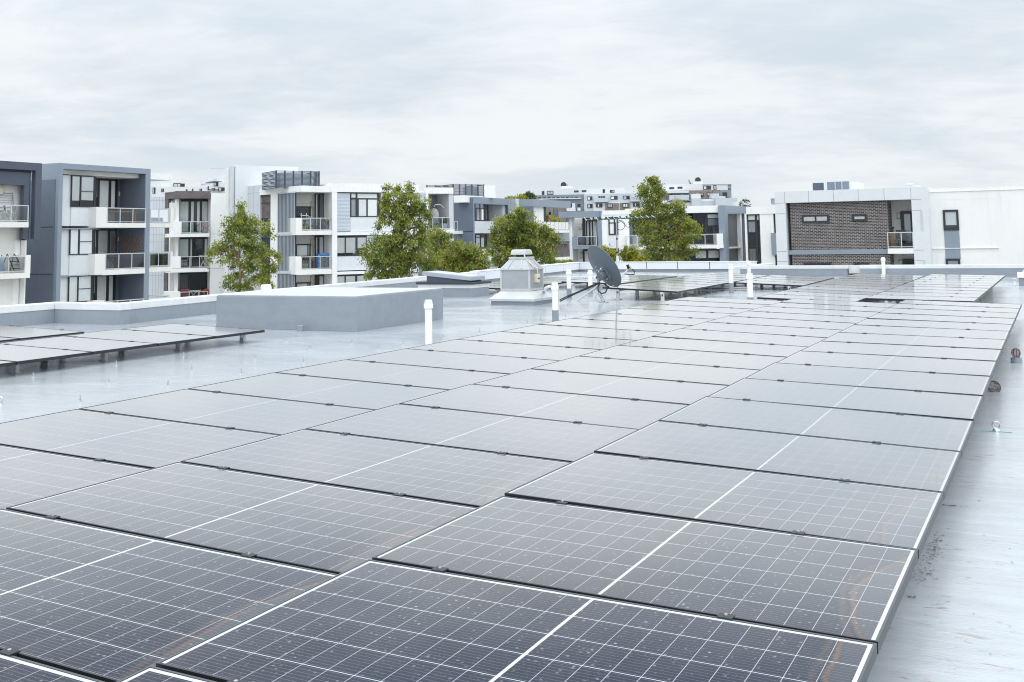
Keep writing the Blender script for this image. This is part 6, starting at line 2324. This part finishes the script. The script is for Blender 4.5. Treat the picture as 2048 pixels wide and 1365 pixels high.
mb.hexa([S.p(-.62, .4, .35), S.p(-.35, .4, .35), S.p(-.35, -.4, .35), S.p(-.62, -.4, .35), S.p(-.5, .4, 1.15), S.p(-.05, .4, 1.0), S.p(-.05, -.4, 1.0), S.p(-.5, -.4, 1.15)])
mb.build('backrest', M['greybox'], t, bevel=.05)
for a in (-.4, .65):
    S.box(MB(), a - .03, a + .03, -.3, .3, 0, .25).build('leg', M['black'], t)
S = Spot(WHITED, *z7b(372, 690), -.3)
t = thing('side_table', 'small yellow side table on the upper balcony by the louvres', 'table', S.base)
S.box(MB(), -.25, .3, -.2, .2, .38, .42).build('tabletop', M['yellow'], t)
for a in (-.2, .25):
    S.box(MB(), a - .03, a + .03, -.16, .16, 0, .38).build('leg', M['yellow'], t)
S = Spot(WHITED, *z7b(640, 688), -.5)
plant_pot(S, 'leafy plant in a grey pot at the right end of the upper balcony', .85, .27, 'greybox')
S = Spot(WHITED, *z7b(345, 1215), -.8)
t = thing('garden_bench', 'brown timber slatted bench on the lower balcony beside the louvres', 'bench', S.base)
S.box(MB(), -.75, .7, -.2, .3, .42, .48).build('seat', M['darkwood'], t)
bk = S.box(MB(), -.75, .7, -.28, -.22, .92, 1.0)
for k in range(8):
    a = -.68 + k * .19
    S.box(bk, a - .035, a + .035, -.27, -.23, .48, .92)
bk.build('backrest', M['darkwood'], t)
for a in (-.7, .65):
    S.box(MB(), a - .04, a + .04, -.25, .28, 0, .42).build('leg', M['darkwood'], t)
S = Spot(WHITED, *z7b(430, 1215), -.6)
t = thing('stool', 'brown timber stool on the lower balcony beside the slatted bench', 'stool', S.base)
S.box(MB(), -.2, .2, -.2, .2, .6, .68).build('seat', M['darkwood'], t)
for a in (-.15, .15):
    S.box(MB(), a - .04, a + .04, -.16, .16, 0, .6).build('leg', M['darkwood'], t)
S = Spot(WHITED, *z7b(600, 1212), -.5)
t = thing('storage_unit', 'tall grey storage drawers with a blue top on the lower balcony', 'drawer unit', S.base)
for k in range(3):
    d_ = S.box(MB(), -.33, .33, -.3, .12, .02 + .34 * k, .34 + .34 * k).build('drawer', M['greybox'], t, bevel=.015)
    S.box(MB(), -.09, .09, .12, .14, .16 + .34 * k, .23 + .34 * k).build('handle', M['black'], d_)
S.box(MB(), -.36, .36, -.32, .15, 1.04, 1.2).build('top', M['sblue'], t, bevel=.02)
S = Spot(WHITED, *z7b(528, 1212), -.6)
t = thing('storage_tub', 'blue storage tub column beside the grey drawers', 'tub', S.base)
for k in range(3):
    S.box(MB(), -.14, .14, -.2, .2, .01 + .38 * k, .36 + .38 * k).build('tub', M['sblue'], t, bevel=.02)
S = Spot(WHITED, *z3_(1085, 636), -.9)
t = thing('hanging_egg_chair', 'white wicker egg chair hanging from a curved white stand', 'hanging chair', S.base, 'chairs on the balconies')
mb = MB()
c = S.p(-.05, 0, 1.05)
vs, fs = [], []
NU, NV = 20, 13
for i in range(NU + 1):
    for j in range(NV + 1):
        th = -2.1 + 4.2 * i / NU
        ph = -math.pi / 2 + math.pi * j / NV
        a = -.46 * math.cos(ph) * math.cos(th)
        o = .46 * math.cos(ph) * math.sin(th)
        vs.append(S.p(a - .05, o, 1.08 + .70 * math.sin(ph)))
for i in range(NU):
    for j in range(NV):
        fs.append((i * (NV + 1) + j, (i + 1) * (NV + 1) + j, (i + 1) * (NV + 1) + j + 1, i * (NV + 1) + j + 1))
mb.add(vs, fs)
M['wicker'] = paint('wicker', (0.42, 0.40, 0.37), .8, var=.2, scale=6, grain=.4, gscale=18)
sh = mb.build('basket', M['wicker'], t, True)
mb = MB()
mb.tube([S.p(1.0, .0, 0), S.p(1.05, 0, 1.1), S.p(.9, 0, 1.75), S.p(.5, 0, 2.08), S.p(.0, 0, 2.05)], .05, 8)
mb.tube([S.p(.0, 0, 2.05), S.p(-.05, 0, 1.88)], .02, 6)
mb.ring(S.p(.3, 0, .03), (0, 0, 1), .7, .035, 26, 6)
mb.build('stand', M['white'], t, True)
S.box(MB(), -.4, .25, -.3, .3, .5, .66).build('cushion', M['midgrey'], sh, bevel=.05)
S = Spot(WHITED, *z3_(1165, 638), -.5)
plant_pot(S, 'spiky plant in a long white trough beside the egg chair', .85, .3, 'white')

# brick building balcony: mesh chairs and a heater
FI = Facade(1830, 68, 'X')
for px_, lab in ((1466, 'black mesh office chair on the brick building balcony, nearer the brick'), (1522, 'black mesh office chair on the brick building balcony, nearer the door')):
    S = Spot(FI, *zf_(px_, 826), -.8)
    t = thing('office_chair', lab, 'chair', S.base, 'chairs on the balconies')
    mb = MB()
    mb.hexa([S.p(-.2, -.18, .52), S.p(.2, -.18, .52), S.p(.2, -.24, .52), S.p(-.2, -.24, .52), S.p(-.15, -.26, 1.1), S.p(.15, -.26, 1.1), S.p(.15, -.31, 1.1), S.p(-.15, -.31, 1.1)])
    mb.build('backrest', M['charcoal'], t, bevel=.015)
    S.box(MB(), -.22, .22, -.2, .22, .42, .48).build('seat', M['charcoal'], t, bevel=.015)
    MB().tube([S.p(0, 0, .42), S.p(0, 0, .10)], .03, 8).build('column', M['black'], t, True)
    mb = MB()
    for k in range(5):
        a = 2 * math.pi * k / 5
        mb.tube([S.p(0, 0, .11), S.p(.26 * math.cos(a), .26 * math.sin(a), .04)], .02, 6)
    mb.build('base', M['black'], t, True)
    for sx in (-1, 1):
        MB().tube([S.p(sx * .2, -.1, .5), S.p(sx * .28, -.05, .66), S.p(sx * .42, .12, .70)], .02, 6).build('armrest', M['black'], t, True)
S = Spot(FI, *zf_(1408, 828), -.9)
t = thing('gas_heater', 'small timber and steel patio heater in the brick balcony corner', 'heater', S.base)
S.box(MB(), -.16, .16, -.16, .16, 0, .92).build('body', M['wood'], t, bevel=.02)
MB().tube([S.p(0, 0, .92), S.p(0, 0, 1.2), S.p(.05, 0, 1.3)], [.03, .03, .07], 8).build('burner', M['dark'], t, True)

# small red box and chair on the canopy block, person and chair on the railed balcony
FG = Facade(1180, 100, 'X')
S = Spot(FG, *z9_(835, 770), -.3)
t = thing('red_crate', 'small red crate on the canopy block balcony behind the dish', 'crate', S.base)
S.box(MB(), -.17, .17, -.15, .15, 0, .30).build('crate', M['red'], t, bevel=.02)
S.box(MB(), -.19, .19, -.17, .17, .30, .34).build('rim', M['red'], t)

FF = Facade(1065, 104, 'Y')
S = Spot(FF, *z9_(125, 375), -.55)
t = thing('person', 'person with dark hair in a dark sleeveless top standing at the balcony railing', 'person', S.base)


def skin_body(name, joints, edges, mat, parent):
    me = bpy.data.meshes.new(name)
    base = Vector(parent.location)
    me.from_pydata([(Vector(j[0]) - base)[:] for j in joints], edges, [])
    o = bpy.data.objects.new(name, me)
    COL.objects.link(o)
    o.parent = parent
    sk = o.modifiers.new('skin', 'SKIN')
    ss = o.modifiers.new('sub', 'SUBSURF')
    ss.levels = ss.render_levels = 2
    for i, j in enumerate(joints):
        me.skin_vertices[0].data[i].radius = (j[1], j[1] * (j[2] if len(j) > 2 else 1))
    me.skin_vertices[0].data[0].use_root = True
    me.materials.append(M[mat])
    return o


J_ = [(S.p(0, 0, .92), .15, .8), (S.p(0, .0, 1.15), .14, .75), (S.p(0, .02, 1.38), .16, .7), (S.p(0, .03, 1.5), .055), (S.p(0, .06, 1.60), .085), (S.p(0, .06, 1.70), .08),
      (S.p(-.19, .02, 1.40), .055), (S.p(-.24, .10, 1.15), .042), (S.p(-.14, .33, 1.05), .034), (S.p(-.09, .40, 1.05), .03),
      (S.p(.19, .02, 1.40), .055), (S.p(.24, .10, 1.15), .042), (S.p(.14, .33, 1.05), .034), (S.p(.09, .40, 1.05), .03),
      (S.p(-.10, 0, .85), .10), (S.p(-.10, .02, .48), .07), (S.p(-.10, 0, .08), .045), (S.p(-.10, .14, .04), .035),
      (S.p(.10, 0, .85), .10), (S.p(.10, .02, .48), .07), (S.p(.10, 0, .08), .045), (S.p(.10, .14, .04), .035)]
E_ = [(0, 1), (1, 2), (2, 3), (3, 4), (4, 5), (2, 6), (6, 7), (7, 8), (8, 9), (2, 10), (10, 11), (11, 12), (12, 13), (0, 14), (14, 15), (15, 16), (16, 17), (0, 18), (18, 19), (19, 20), (20, 21)]
skin_body('body', J_, E_, 'skin', t)
skin_body('top', [(S.p(0, 0, .80), .17, .85), (S.p(0, 0, .98), .165, .85), (S.p(0, 0, 1.2), .158, .82), (S.p(0, .02, 1.42), .165, .74)], [(0, 1), (1, 2), (2, 3)], 'shirt', t)
mb = MB()
for k in range(1):
    c = S.p(0, .02, 1.70)
    mb.lathe((c.x, c.y, c.z), [(.02, .11), (.09, .09), (.125, .02), (.125, -.08), (.11, -.20), (.07, -.26)], 14)
mb.build('hair', M['hair'], t, True)
S = Spot(FF, *z9_(190, 375), -.6)
folding_chair(S, 'dark red chair beside the person on the railed balcony', 'rust', .6)
